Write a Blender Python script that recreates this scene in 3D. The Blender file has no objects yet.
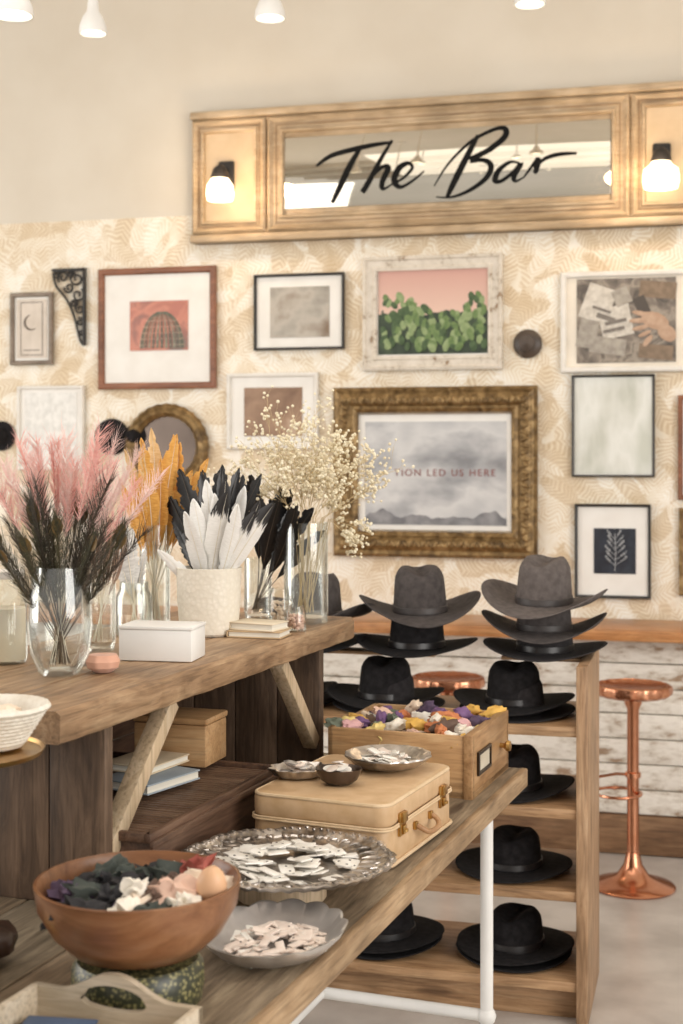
import bpy, bmesh, math, random
from mathutils import Vector, Matrix, noise
R = random.Random(11)
SC = bpy.context.scene
COL = SC.collection
TH = math.radians(14.5); FP = 1400.0; U0 = 341.5; V0 = 455.0; H = 1.6
ct, st = math.cos(TH), math.sin(TH)
# ---- surveying helpers (camera resection -> real world coordinates) ----
def ray(u, v):
    x = (u-U0)/FP; z = -(v-V0)/FP
    return Vector((x*ct-st, x*st+ct, z))
def at_z(u, v, z):
    d = ray(u, v); return Vector((0, 0, H))+d*((z-H)/d.z)
def at_y(u, v, y):
    d = ray(u, v); return Vector((0, 0, H))+d*(y/d.y)
def at_t(u, v, t):
    return Vector((0, 0, H))+ray(u, v)*t
T0 = Vector((-.447, 3.58, 0)); TR = math.radians(-5.7)
def LT(x, y, z=0.8):
    return T0+Matrix.Rotation(TR, 3, 'Z')@Vector((x, y, 0))+Vector((0, 0, z))
TZ = 0.80; RZ = 1.18

# ---- materials ----
def lin(c):
    o = []
    for k in c[:3]:
        k = k/255.0
        o.append(k/12.92 if k <= .04045 else ((k+.055)/1.055)**2.4)
    return (o[0], o[1], o[2], 1)
def base(name):
    m = bpy.data.materials.new(name); m.use_nodes = True
    nt = m.node_tree; b = nt.nodes['Principled BSDF']
    return m, nt, b
def N(nt, t, **kw):
    n = nt.nodes.new(t)
    for k, v in kw.items():
        if k in n.inputs: n.inputs[k].default_value = v
        else: setattr(n, k, v)
    return n
def ramp(nt, stops, src):
    r = nt.nodes.new('ShaderNodeValToRGB'); e = r.color_ramp.elements
    while len(e) > 1: e.remove(e[-1])
    e[0].position = stops[0][0]; e[0].color = lin(stops[0][1])
    for p, c in stops[1:]:
        x = e.new(p); x.color = lin(c)
    nt.links.new(src, r.inputs[0]); return r
def coords(nt, stretch=(1, 1, 1), kind='Object'):
    tc = nt.nodes.new('ShaderNodeTexCoord'); mp = nt.nodes.new('ShaderNodeMapping')
    mp.inputs['Scale'].default_value = stretch
    nt.links.new(tc.outputs[kind], mp.inputs['Vector']); return mp.outputs[0]
def mulmix(nt, a, b_, f=.8, mode='MULTIPLY'):
    mx = nt.nodes.new('ShaderNodeMix'); mx.data_type = 'RGBA'; mx.blend_type = mode; mx.inputs[0].default_value = f
    nt.links.new(a, mx.inputs[6]); nt.links.new(b_, mx.inputs[7]); return mx.outputs[2]
def mat(name, c1, c2=None, scale=8, rough=.55, metal=0, bump=0., stretch=(1, 1, 1), lo=.35, hi=.65, detail=4, coat=0, sheen=0, emit=0, spec=None, sss=0):
    m, nt, b = base(name)
    if c2 is None: c2 = tuple(min(255, k*1.06+2) for k in c1)
    v = coords(nt, stretch)
    n = N(nt, 'ShaderNodeTexNoise', Scale=scale, Detail=detail); nt.links.new(v, n.inputs['Vector'])
    r = ramp(nt, [(lo, c1), (hi, c2)], n.outputs['Fac'])
    nt.links.new(r.outputs[0], b.inputs['Base Color'])
    b.inputs['Roughness'].default_value = rough; b.inputs['Metallic'].default_value = metal
    b.inputs['Coat Weight'].default_value = coat; b.inputs['Sheen Weight'].default_value = sheen
    if spec is not None: b.inputs['Specular IOR Level'].default_value = spec
    if emit:
        nt.links.new(r.outputs[0], b.inputs['Emission Color']); b.inputs['Emission Strength'].default_value = emit
    if bump:
        bp = N(nt, 'ShaderNodeBump', Strength=bump, Distance=.01); nt.links.new(n.outputs['Fac'], bp.inputs['Height'])
        nt.links.new(bp.outputs[0], b.inputs['Normal'])
    return m
def wood(name, c1, c2, c3, axis='y', rough=.6, s=1.0, bump=.25, off=0, knots=0.0, fine=.6):
    m, nt, b = base(name)
    def ax(l, c): return {'x': (l, c, c), 'y': (c, l, c), 'z': (c, c, l)}[axis]
    v = coords(nt, tuple(k*s for k in ax(3.4, 24)))
    of = nt.nodes.new('ShaderNodeVectorMath'); of.operation = 'ADD'; of.inputs[1].default_value = (off, off*1.7, off*.6); nt.links.new(v, of.inputs[0])
    n = N(nt, 'ShaderNodeTexNoise', Scale=1.2, Detail=8, Distortion=1.1, Roughness=.66); nt.links.new(of.outputs[0], n.inputs['Vector'])
    v3 = coords(nt, tuple(k*s for k in ax(9, 150))); n3 = N(nt, 'ShaderNodeTexNoise', Scale=1.0, Detail=3); nt.links.new(v3, n3.inputs['Vector'])
    v2 = coords(nt, (1, 1, 1)); n2 = N(nt, 'ShaderNodeTexNoise', Scale=6.0, Detail=4); nt.links.new(v2, n2.inputs['Vector'])
    r = ramp(nt, [(.28, c1), (.5, c2), (.72, c3)], n.outputs['Fac'])
    r2 = ramp(nt, [(.3, (196, 194, 190)), (.65, (255, 255, 255))], n2.outputs['Fac'])
    r3 = ramp(nt, [(.32, (184, 180, 174)), (.5, (255, 255, 255))], n3.outputs['Fac'])
    c = mulmix(nt, r.outputs[0], r2.outputs[0], .8); c = mulmix(nt, c, r3.outputs[0], fine)
    if knots:
        v4 = coords(nt, ax(2.4, 10)); vk = N(nt, 'ShaderNodeTexVoronoi', Scale=1.0); nt.links.new(v4, vk.inputs['Vector'])
        rk = ramp(nt, [(.0, (84, 66, 54)), (.09, (112, 92, 78)), (.17, (255, 255, 255))], vk.outputs['Distance']); c = mulmix(nt, c, rk.outputs[0], knots)
    nt.links.new(c, b.inputs['Base Color']); b.inputs['Roughness'].default_value = rough
    bp = N(nt, 'ShaderNodeBump', Strength=bump, Distance=.004); nt.links.new(n3.outputs['Fac'], bp.inputs['Height']); nt.links.new(bp.outputs[0], b.inputs['Normal'])
    return m
def glassy(name, tint=(.97, .98, .97), refl=.6):
    m, nt, b = base(name); nt.nodes.remove(b)
    out = nt.nodes['Material Output']
    tr = N(nt, 'ShaderNodeBsdfTransparent', Color=(*tint, 1)); gl = N(nt, 'ShaderNodeBsdfGlossy', Roughness=.03, Color=(.97, .97, .96, 1))
    lw = N(nt, 'ShaderNodeLayerWeight', Blend=.25)
    nz = N(nt, 'ShaderNodeTexNoise', Scale=20.0); rp = N(nt, 'ShaderNodeMath', operation='MULTIPLY'); rp.inputs[1].default_value = refl
    nt.links.new(lw.outputs['Fresnel'], rp.inputs[0])
    bp = N(nt, 'ShaderNodeBump', Strength=.08, Distance=.002); nt.links.new(nz.outputs['Fac'], bp.inputs['Height']); nt.links.new(bp.outputs[0], gl.inputs['Normal'])
    ad = N(nt, 'ShaderNodeMath', operation='ADD'); ad.inputs[1].default_value = .06; nt.links.new(rp.outputs[0], ad.inputs[0])
    mx = nt.nodes.new('ShaderNodeMixShader'); nt.links.new(ad.outputs[0], mx.inputs[0]); nt.links.new(tr.outputs[0], mx.inputs[1]); nt.links.new(gl.outputs[0], mx.inputs[2])
    nt.links.new(mx.outputs[0], out.inputs[0]); return m

# ---- mesh builder ----
class B:
    def __init__(s): s.bm = bmesh.new()
    def box(s, c, size, bev=0, mi=0, rot=None):
        m = Matrix.Translation(Vector(c))@(rot.to_4x4() if rot else Matrix.Identity(4))@Matrix.Diagonal((*size, 1))
        r = bmesh.ops.create_cube(s.bm, size=1, matrix=m)
        fs = {f for v in r['verts'] for f in v.link_faces}; es = list({e for v in r['verts'] for e in v.link_edges})
        for f in fs: f.material_index = mi
        if bev: bmesh.ops.bevel(s.bm, geom=es, offset=bev, segments=2, affect='EDGES', profile=.5)
        return s
    def rbox(s, c, size, r, bev, mi=0):
        # box with rounded vertical corners
        w, d, h = size; rings = []
        def ring(z, ins):
            out = []
            for sx, sy, a0 in ((1, -1, -90), (1, 1, 0), (-1, 1, 90), (-1, -1, 180)):
                for k in range(7):
                    a = math.radians(a0+15*k); rr = max(r-ins, .001)
                    out.append((c[0]+sx*(w/2-r)+rr*math.cos(a), c[1]+sy*(d/2-r)+rr*math.sin(a), c[2]+z))
            return out
        rings = [ring(-h/2, bev), ring(-h/2+bev*.3, bev*.3), ring(-h/2+bev, 0), ring(h/2-bev, 0), ring(h/2-bev*.3, bev*.3), ring(h/2, bev)]
        s.grid(rings, True, mi, True, True); return s
    def grid(s, rings, close=True, mi=0, cap0=False, cap1=False):
        vr = [[s.bm.verts.new(p) for p in r] for r in rings]
        n = len(vr[0])
        for i in range(len(vr)-1):
            a, b = vr[i], vr[i+1]
            for j in range(n if close else n-1):
                k = (j+1) % n
                try:
                    f = s.bm.faces.new((a[j], a[k], b[k], b[j])); f.material_index = mi
                except ValueError: pass
        if cap0: f = s.bm.faces.new(vr[0]); f.material_index = mi
        if cap1: f = s.bm.faces.new(list(reversed(vr[-1]))); f.material_index = mi
        return vr
    def poly(s, pts, mi=0):
        f = s.bm.faces.new([s.bm.verts.new(p) for p in pts]); f.material_index = mi; return s
    def lathe(s, prof, seg=32, c=(0, 0, 0), mi=0, sx=1, sy=1, wob=None, cap0=False, cap1=False):
        rings = []
        for (r, z) in prof:
            ring = []
            for j in range(seg):
                a = 2*math.pi*j/seg; rr = max(r, 1e-4)
                if wob: rr, zz = wob(rr, z, a)
                else: zz = z
                ring.append((c[0]+rr*math.cos(a)*sx, c[1]+rr*math.sin(a)*sy, c[2]+zz))
            rings.append(ring)
        s.grid(rings, True, mi, cap0, cap1); return s
    def tube(s, pts, rad, seg=8, mi=0, cap=True, flat=None):
        pts = [Vector(p) for p in pts]; n = len(pts)
        rad = rad if isinstance(rad, (list, tuple)) else [rad]*n
        rings = []; up = None
        for i in range(n):
            d = (pts[min(i+1, n-1)]-pts[max(i-1, 0)]).normalized()
            if up is None:
                up = Vector((0, 0, 1)) if abs(d.z) < .9 else Vector((1, 0, 0))
            x = d.cross(up)
            if x.length < 1e-5: x = d.cross(Vector((0, 1, .3)))
            x.normalize(); y = x.cross(d).normalized(); up = y
            ring = []
            for j in range(seg):
                a = 2*math.pi*j/seg
                o = (x*math.cos(a)+y*math.sin(a))*rad[i]
                if flat: o = Vector((o.x*flat[0], o.y*flat[1], o.z*flat[2]))
                ring.append(pts[i]+o)
            rings.append(ring)
        s.grid(rings, True, mi, cap, cap); return s
    def ball(s, c, r, sub=1, mi=0, sc=(1, 1, 1), rot=None):
        q = bmesh.ops.create_icosphere(s.bm, subdivisions=sub, radius=r, matrix=Matrix.Translation(Vector(c))@(rot.to_4x4() if rot else Matrix.Identity(4))@Matrix.Diagonal((*sc, 1)))
        for f in {f for v in q['verts'] for f in v.link_faces}: f.material_index = mi
        return s
    def loops(s, w, h, prof, mi=0, c=(0, 0, 0)):
        s.grid([[(c[0]+sx*(w/2-i), c[1]-o, c[2]+sz*(h/2-i)) for sx, sz in ((-1, -1), (1, -1), (1, 1), (-1, 1))] for i, o in prof], True, mi)
        return s
    def mesh(s, name, mats, smooth=True, ang=40, recalc=True):
        if recalc: bmesh.ops.recalc_face_normals(s.bm, faces=s.bm.faces)
        me = bpy.data.meshes.new(name); s.bm.to_mesh(me); s.bm.free()
        for m in (mats if isinstance(mats, (list, tuple)) else [mats]): me.materials.append(m)
        if smooth:
            me.polygons.foreach_set('use_smooth', [True]*len(me.polygons)); me.set_sharp_from_angle(angle=math.radians(ang))
        return me
    def ob(s, name, mats, parent=None, loc=(0, 0, 0), rz=0, label=None, cat=None, group=None, smooth=True, ang=40, rot=None, kind=None, recalc=True):
        return mk(name, s.mesh(name, mats, smooth, ang, recalc), parent, loc, rz, label, cat, group, rot, kind)
def mk(name, me, parent=None, loc=(0, 0, 0), rz=0, label=None, cat=None, group=None, rot=None, kind=None):
    o = bpy.data.objects.new(name, me); COL.objects.link(o)
    o.location = loc; o.rotation_euler = rot if rot else (0, 0, rz)
    if parent: o.parent = parent
    if label: o['label'] = label
    if cat: o['category'] = cat
    if group: o['group'] = group
    if kind: o['kind'] = kind
    return o
def E(name, loc, rz, label, cat, group=None, rot=None):
    return mk(name, None, None, loc, rz, label, cat, group, rot)
def catmull(P, n=6):
    P = [Vector(p) for p in P]; out = []
    for i in range(len(P)-1):
        a = P[max(i-1, 0)]; b = P[i]; c = P[i+1]; d = P[min(i+2, len(P)-1)]
        for k in range(n):
            t = k/n
            out.append(.5*((2*b)+(c-a)*t+(2*a-5*b+4*c-d)*t*t+(3*b-a-3*c+d)*t**3))
    out.append(P[-1]); return out
RX3 = lambda a, ax: Matrix.Rotation(a, 3, ax)

# ---- common materials ----
M_tables = [wood('table_plank_wood', c1, c2, c3, 'y', .55, off=k*3.1, knots=.7) for k, (c1, c2, c3) in enumerate((((92, 80, 64), (138, 120, 98), (176, 158, 132)), ((100, 86, 70), (146, 126, 102), (182, 162, 136)), ((86, 76, 62), (130, 116, 96), (164, 150, 128))))]
M_risers = [wood('riser_top_wood', (116, 88, 64), (164, 132, 100), (198, 168, 134), 'y', .5, off=k*2.3, knots=.7) for k in range(3)]
M_pale = wood('pale_pine', (178, 154, 122), (206, 182, 150), (222, 202, 174), 'z', .6)
M_dark = wood('dark_weathered_wood', (72, 56, 44), (108, 86, 68), (142, 116, 94), 'z', .6, knots=.5)
M_darkx = wood('dark_crate_wood', (66, 46, 36), (98, 72, 56), (126, 98, 78), 'y', .5)
M_rack = wood('rack_pine', (138, 102, 70), (178, 140, 102), (204, 168, 130), 'x', .5, knots=.5)
M_rackz = wood('rack_pine_vertical', (140, 108, 78), (178, 142, 108), (204, 172, 138), 'z', .5, knots=.5)
M_bar = wood('bar_top_wood', (160, 104, 62), (194, 136, 86), (216, 164, 114), 'x', .35)
M_drawer = wood('drawer_oak', (168, 126, 84), (200, 158, 112), (218, 182, 138), 'x', .45, fine=.4)
M_drawery = wood('drawer_oak_side', (140, 102, 66), (176, 136, 94), (198, 160, 118), 'y', .45, fine=.4)
M_sign = wood('sign_frame_wood', (180, 152, 118), (202, 176, 142), (216, 194, 164), 'x', .5, fine=.4)
M_bowl = wood('bowl_walnut', (104, 66, 42), (142, 96, 64), (168, 122, 86), 'x', .28, .5, .0, fine=.25)
M_traywood = wood('tray_beech', (194, 176, 150), (216, 200, 176), (230, 218, 198), 'x', .6)
M_white = mat('white_paint', (232, 230, 226), (242, 240, 236), 6, .4)
M_glass = glassy('clear_glass')
M_glass2 = glassy('jar_glass', (.95, .96, .94), .7)
M_brass = mat('aged_brass', (170, 130, 76), (206, 168, 104), 30, .3, 1)
M_copper = mat('hammered_copper', (190, 126, 94), (220, 160, 126), 34, .24, 1, .35)
M_copper2 = mat('smooth_copper', (196, 134, 102), (216, 156, 124), 8, .22, 1, .0)
M_black = mat('black_paint', (12, 11, 11), (18, 17, 16), 12, .7, spec=.2)
M_iron = mat('cast_iron', (30, 27, 25), (44, 40, 37), 12, .5)
def silver(name, lo, hi, rg=.28):
    m, nt, b = base(name); v = coords(nt); n = N(nt, 'ShaderNodeTexNoise', Scale=22.0, Detail=6, Distortion=.6); nt.links.new(v, n.inputs['Vector'])
    vo = N(nt, 'ShaderNodeTexVoronoi', Scale=70.0); nt.links.new(v, vo.inputs['Vector'])
    r = ramp(nt, [(.32, lo), (.6, hi)], n.outputs['Fac']); nt.links.new(r.outputs[0], b.inputs['Base Color']); b.inputs['Metallic'].default_value = .9; b.inputs['Roughness'].default_value = rg
    bp = N(nt, 'ShaderNodeBump', Strength=.3, Distance=.003); nt.links.new(vo.outputs['Distance'], bp.inputs['Height']); nt.links.new(bp.outputs[0], b.inputs['Normal']); return m
M_silver = silver('silver_painted_highlights', (116, 108, 100), (214, 206, 198))  # dark silver with bright highlights mottled into the base colour
M_pewter = mat('dark_pewter', (196, 192, 190), (226, 223, 220), 14, .34, .8, .1)
M_bone = mat('bone_white', (234, 229, 219), (246, 243, 237), 20, .45)
M_bonepk = mat('bone_blush', (224, 204, 190), (242, 232, 222), 14, .45)
M_pip = mat('pip_black', (24, 22, 22), (34, 32, 30), 10, .5)
M_felt = mat('black_felt', (28, 26, 27), (40, 38, 39), 60, .95, 0, .1, spec=.2)
M_felt2 = mat('charcoal_felt', (44, 41, 42), (56, 53, 54), 60, .95, 0, .1, spec=.2)
M_feltg = mat('grey_brown_felt', (90, 83, 80), (106, 98, 95), 50, .95, 0, .1, spec=.2)
M_feltg2 = mat('dark_taupe_felt', (68, 63, 62), (83, 77, 75), 50, .95, 0, .1, spec=.2)
M_band = mat('satin_band', (28, 25, 25), (40, 36, 35), 30, .35)
M_bandg = mat('grey_band', (56, 51, 50), (70, 64, 62), 30, .5)

# ================= SETTING =================
def wallpaper():
    m, nt, b = base('leaf_wallpaper')
    L = nt.links.new
    tc = nt.nodes.new('ShaderNodeTexCoord'); s0 = nt.nodes.new('ShaderNodeSeparateXYZ'); L(tc.outputs['Object'], s0.inputs[0])
    P = nt.nodes.new('ShaderNodeCombineXYZ'); L(s0.outputs[0], P.inputs[0]); L(s0.outputs[2], P.inputs[1])
    def M(op, a, b_=None, c=None):
        n = nt.nodes.new('ShaderNodeMath'); n.operation = op
        for i, q in enumerate((a, b_, c)):
            if q is None: continue
            if isinstance(q, (int, float)): n.inputs[i].default_value = q
            else: L(q, n.inputs[i])
        return n.outputs[0]
    nz = N(nt, 'ShaderNodeTexNoise', Scale=5.0, Detail=2); L(P.outputs[0], nz.inputs['Vector'])
    wob = nt.nodes.new('ShaderNodeVectorMath'); wob.operation = 'MULTIPLY_ADD'; L(nz.outputs['Color'], wob.inputs[0]); wob.inputs[1].default_value = (.10, .10, 0); L(P.outputs[0], wob.inputs[2])
    bgn = N(nt, 'ShaderNodeTexNoise', Scale=9.0, Detail=5, Distortion=1.2); L(wob.outputs[0], bgn.inputs['Vector'])
    col = ramp(nt, [(.3, (228, 213, 190)), (.5, (238, 228, 210)), (.7, (245, 238, 226))], bgn.outputs['Fac']).outputs[0]
    for (sc, off, a_, l_, strong) in ((7.0, 0.0, .042, .12, .8), (6.0, 4.3, .050, .15, .75), (8.0, 9.1, .036, .11, .85), (6.5, 13.7, .045, .13, .8)):
        ad = nt.nodes.new('ShaderNodeVectorMath'); ad.operation = 'ADD'; ad.inputs[1].default_value = (off, off*.6, 0); L(wob.outputs[0], ad.inputs[0])
        vo = N(nt, 'ShaderNodeTexVoronoi', Scale=sc); vo.voronoi_dimensions = '2D'; vo.inputs['Randomness'].default_value = .8; L(ad.outputs[0], vo.inputs['Vector'])
        sb = nt.nodes.new('ShaderNodeVectorMath'); sb.operation = 'SUBTRACT'; L(ad.outputs[0], sb.inputs[0]); L(vo.outputs['Position'], sb.inputs[1])
        sp = nt.nodes.new('ShaderNodeSeparateColor'); L(vo.outputs['Color'], sp.inputs[0])
        vr = nt.nodes.new('ShaderNodeVectorRotate'); vr.rotation_type = 'Z_AXIS'; L(sb.outputs[0], vr.inputs['Vector']); L(M('MULTIPLY', sp.outputs[0], 6.28), vr.inputs['Angle'])
        s1 = nt.nodes.new('ShaderNodeSeparateXYZ'); L(vr.outputs[0], s1.inputs[0])
        bend = M('MULTIPLY', M('MULTIPLY', s1.outputs[1], s1.outputs[1]), 3.0)
        x = M('ADD', s1.outputs[0], bend); y = s1.outputs[1]
        e = M('ADD', M('POWER', M('DIVIDE', M('ABSOLUTE', x), a_), 2.0), M('POWER', M('DIVIDE', M('ABSOLUTE', y), l_), 2.0))
        mask = nt.nodes.new('ShaderNodeMapRange'); mask.inputs[1].default_value = 1.05; mask.inputs[2].default_value = .75; mask.inputs[3].default_value = 0; mask.inputs[4].default_value = strong; L(e, mask.inputs[0])
        vein = M('SINE', M('ADD', M('MULTIPLY', M('ABSOLUTE', x), 260.0), M('MULTIPLY', y, -330.0)))
        vf = M('ADD', M('MULTIPLY', vein, .16), M('ADD', M('MULTIPLY', sp.outputs[1], .5), M('MULTIPLY', bgn.outputs['Fac'], .5)))
        lc = ramp(nt, [(.2, (206, 182, 148)), (.42, (224, 206, 178)), (.62, (240, 230, 212)), (.9, (250, 246, 237))], vf).outputs[0]
        mx = nt.nodes.new('ShaderNodeMix'); mx.data_type = 'RGBA'; L(mask.outputs[0], mx.inputs[0]); L(col, mx.inputs[6]); L(lc, mx.inputs[7]); col = mx.outputs[2]
    L(col, b.inputs['Base Color']); b.inputs['Roughness'].default_value = .75
    return m
M_paper = wallpaper()
M_wall = mat('cream_wall_paint', (214, 204, 188), (219, 210, 195), 3, .8)
M_ceil = mat('ceiling_paint', (236, 232, 226), (240, 237, 230), 3, .8)
M_floor = mat('polished_concrete', (176, 168, 161), (204, 197, 190), 5, .3, 0, .03, detail=8)
ZP = 2.69
b = B()
b.box((-1, 6.06, ZP/2), (11, .12, ZP), 0, 0); b.box((-1, 6.06, (4.1+ZP)/2), (11, .12, 4.1-ZP), 0, 1)
b.ob('wall_back', [M_paper, M_wall], kind='structure', smooth=False)
b = B(); b.box((-1, .5, -.05), (11, 11.2, .1)); b.ob('floor', M_floor, kind='structure', smooth=False)
b = B(); b.box((-1, .5, 4.15), (11, 11.2, .1)); b.ob('ceiling', M_ceil, kind='structure', smooth=False)
M_beam = mat('beam_paint', (206, 200, 190), (216, 210, 200), 3, .8)
for i, y in enumerate((-4.2, -2.6, -1.2, .9, 2.2)):
    b = B(); b.box((-1, y, 4.0), (11, .12, .2), .01); b.ob('trim_%d' % (i+1), M_beam, kind='structure')
vt = E('ceiling_vent', (-1.14, -.06, 3.93), 0, 'white slatted ceiling air vent grille', 'vent')
b = B(); b.box((0, 0, 0), (.5, 1.0, .03), .004); b.ob('frame', M_white, vt)
b = B()
for i in range(7): b.box((0, -.42+.14*i, -.03), (.42, .06, .03))
b.ob('slats', mat('vent_dark', (96, 90, 84), (112, 106, 98)), vt)

# ---- bar ----
bar = E('bar_counter', (0, 5.78, 0), 0, 'wooden bar counter clad in peeling white painted boards', 'counter')
b = B()
b.box((.25, -.005, .892), (6.5, .39, .045), .006); b.ob('countertop', M_bar, bar)
def peel():
    m, nt, bs = base('peeling_paint')
    v = coords(nt, (3, 8, 8)); n = N(nt, 'ShaderNodeTexNoise', Scale=2.2, Detail=8, Roughness=.7); nt.links.new(v, n.inputs['Vector'])
    r = ramp(nt, [(.38, (156, 130, 106)), (.44, (206, 197, 184)), (.55, (232, 226, 216)), (.7, (214, 206, 195))], n.outputs['Fac'])
    nt.links.new(r.outputs[0], bs.inputs['Base Color']); bs.inputs['Roughness'].default_value = .7
    bp = N(nt, 'ShaderNodeBump', Strength=.4, Distance=.01); nt.links.new(n.outputs['Fac'], bp.inputs['Height']); nt.links.new(bp.outputs[0], bs.inputs['Normal'])
    return m
b = B()
zz = .16
for i in range(7):
    b.box((.25, -.045, zz+.05), (6.4, .03, .097), .006)
    zz += .101
b.ob('cladding', peel(), bar)
b = B(); b.box((.25, -.05, .08), (6.45, .05, .155), .006); b.ob('kickboard', wood('kickboard_wood', (104, 74, 50), (134, 100, 70), (158, 124, 92), 'x'), bar)
b = B(); b.box((.25, .06, .435), (6.3, .16, .86)); b.ob('carcass', M_dark, bar)

# ---- stools ----
def stool(p, rz, lab):
    s = E('bar_stool', p, rz, lab, 'stool', 'copper bar stools')
    b = B(); b.lathe([(0, 0), (.150, 0), (.156, .006), (.150, .012), (.11, .022), (.06, .045), (.034, .085), (.024, .13), (0, .13)], 48); b.ob('base', M_copper2, s)
    b = B(); b.lathe([(.022, .1), (.022, .66), (.032, .68), (.034, .70), (0, .70)], 24); b.lathe([(.022, .405), (.029, .408), (.029, .425), (.022, .428)], 24); b.ob('stem', M_copper2, s)
    b = B(); b.lathe([(0, .695), (.07, .70), (.125, .708), (.14, .718), (.143, .732), (.140, .748), (.13, .752), (.12, .745), (.06, .738), (0, .737)], 64,
        wob=lambda r, z, a: (r*(1+.018*math.cos(16*a)), z)); b.ob('seat', M_copper, s)
    b = B()
    ring = [(-.055+.085*math.cos(a), .085*math.sin(a), .345) for a in [2*math.pi*i/28 for i in range(29)]]
    b.tube(ring, .006, 8); b.tube([(-.0, 0, .416), (-.06, 0, .416), (-.13, 0, .40), (-.14, 0, .345)], .006, 8); b.ob('footrest', M_copper2, s)
p = at_z(633, 887, 0); stool((p.x, p.y, 0), 0, 'round copper bar stool with flared base and footrest')
stool((-.95, 5.30, 0), .4, 'copper bar stool seen behind the hat rack')

# ================= WALL THINGS =================
WY = 5.995
def art(name, stops, scale=4, kind='noise', sky=None, distort=.5, coat=.6, stretch=(1, 1, 1)):
    m, nt, b = base(name); v = coords(nt, stretch, 'Generated')
    if kind == 'noise':
        n = N(nt, 'ShaderNodeTexNoise', Scale=scale, Detail=4, Distortion=distort); f = n.outputs['Fac']
    else:
        n = N(nt, 'ShaderNodeTexVoronoi', Scale=scale); f = n.outputs['Distance']
    nt.links.new(v, n.inputs['Vector'])
    r = ramp(nt, stops, f); col = r.outputs[0]
    if sky:
        lvl, c1, c2 = sky
        sx = nt.nodes.new('ShaderNodeSeparateXYZ'); v0 = coords(nt, (1, 1, 1), 'Generated'); nt.links.new(v0, sx.inputs[0])
        n2 = N(nt, 'ShaderNodeTexNoise', Scale=5.0, Detail=3); nt.links.new(v0, n2.inputs['Vector'])
        a = N(nt, 'ShaderNodeMath', operation='MULTIPLY_ADD'); a.inputs[1].default_value = .5; nt.links.new(n2.outputs['Fac'], a.inputs[0]); nt.links.new(sx.outputs[2], a.inputs[2])
        g = N(nt, 'ShaderNodeMath', operation='GREATER_THAN'); g.inputs[1].default_value = lvl+.25; nt.links.new(a.outputs[0], g.inputs[0])
        rs = ramp(nt, [(.4, c1), (1, c2)], sx.outputs[2])
        mx = nt.nodes.new('ShaderNodeMix'); mx.data_type = 'RGBA'; nt.links.new(g.outputs[0], mx.inputs[0]); nt.links.new(col, mx.inputs[6]); nt.links.new(rs.outputs[0], mx.inputs[7]); col = mx.outputs[2]
    nt.links.new(col, b.inputs['Base Color']); b.inputs['Roughness'].default_value = .4; b.inputs['Coat Weight'].default_value = coat*.5; b.inputs['Coat Roughness'].default_value = .05
    return m
M_mat = mat('mat_board', (232, 228, 221), (238, 235, 229), 10, .7)
def framed(u0, v0, u1, v1, fpx, inner, fm, am, lab, prof=None, matm=None, tilt=0):
    a = at_y(u0, v0, WY); c = at_y(u1, v1, WY); a2 = at_y(u0, v1, WY); c2 = at_y(u1, v0, WY)
    w = c.x-a.x; z1 = (a.z+c2.z)/2; z0 = (c.z+a2.z)/2; h = z1-z0
    cx = (a.x+c.x)/2; cz = (z0+z1)/2; k = w/(u1-u0); fw = fpx*k
    t = E('framed_picture', (cx, WY, cz), 0, lab, 'picture', 'framed pictures on the wallpapered wall', rot=(0, tilt, 0))
    prof = prof or [(0, 0), (0, .022), (fw*.25, .026), (fw*.75, .024), (fw, .016), (fw, .006)]
    if prof == 'deep': prof = [(0, 0), (0, .03), (fw*.12, .045), (fw*.25, .038), (fw*.45, .05), (fw*.62, .045), (fw*.75, .03), (fw*.85, .034), (fw, .022), (fw, .006)]
    if prof == 'step': prof = [(0, 0), (0, .03), (fw*.2, .034), (fw*.3, .026), (fw*.7, .022), (fw*.78, .028), (fw, .024), (fw, .006)]
    b = B(); b.loops(w, h, prof); b.ob('frame', fm, t, ang=25)
    b = B(); b.box((0, -.006, 0), (w-fw*1.2, .008, h-fw*1.2)); b.ob('mat_board', matm or M_mat, t, smooth=False)
    if inner:
        p = at_y(inner[0], inner[1], WY); q = at_y(inner[2], inner[3], WY)
        pc = ((p.x+q.x)/2-cx, -.0115, (p.z+q.z)/2-cz)
        b = B(); b.box(pc, (q.x-p.x, .003, p.z-q.z)); b.ob('picture', am, t, smooth=False)
    return t, cx, cz, k
M_fblack = mat('frame_black', (26, 24, 23), (40, 37, 35), 20, .4)
M_fwhite = mat('frame_white', (226, 221, 212), (234, 230, 223), 20, .5)
M_fredw = wood('frame_redwood', (112, 66, 42), (144, 90, 60), (166, 112, 80), 'x', .4)
M_fgrey = wood('frame_greyed', (120, 106, 94), (146, 131, 117), (164, 150, 136), 'x', .6)
def distress():
    m, nt, b = base('distressed_white_frame'); v = coords(nt, (6, 6, 6)); n = N(nt, 'ShaderNodeTexNoise', Scale=3.0, Detail=8, Roughness=.75); nt.links.new(v, n.inputs['Vector'])
    r = ramp(nt, [(.36, (146, 120, 94)), (.43, (208, 198, 183)), (.6, (224, 215, 202))], n.outputs['Fac']); nt.links.new(r.outputs[0], b.inputs['Base Color']); b.inputs['Roughness'].default_value = .7; return m
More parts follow.
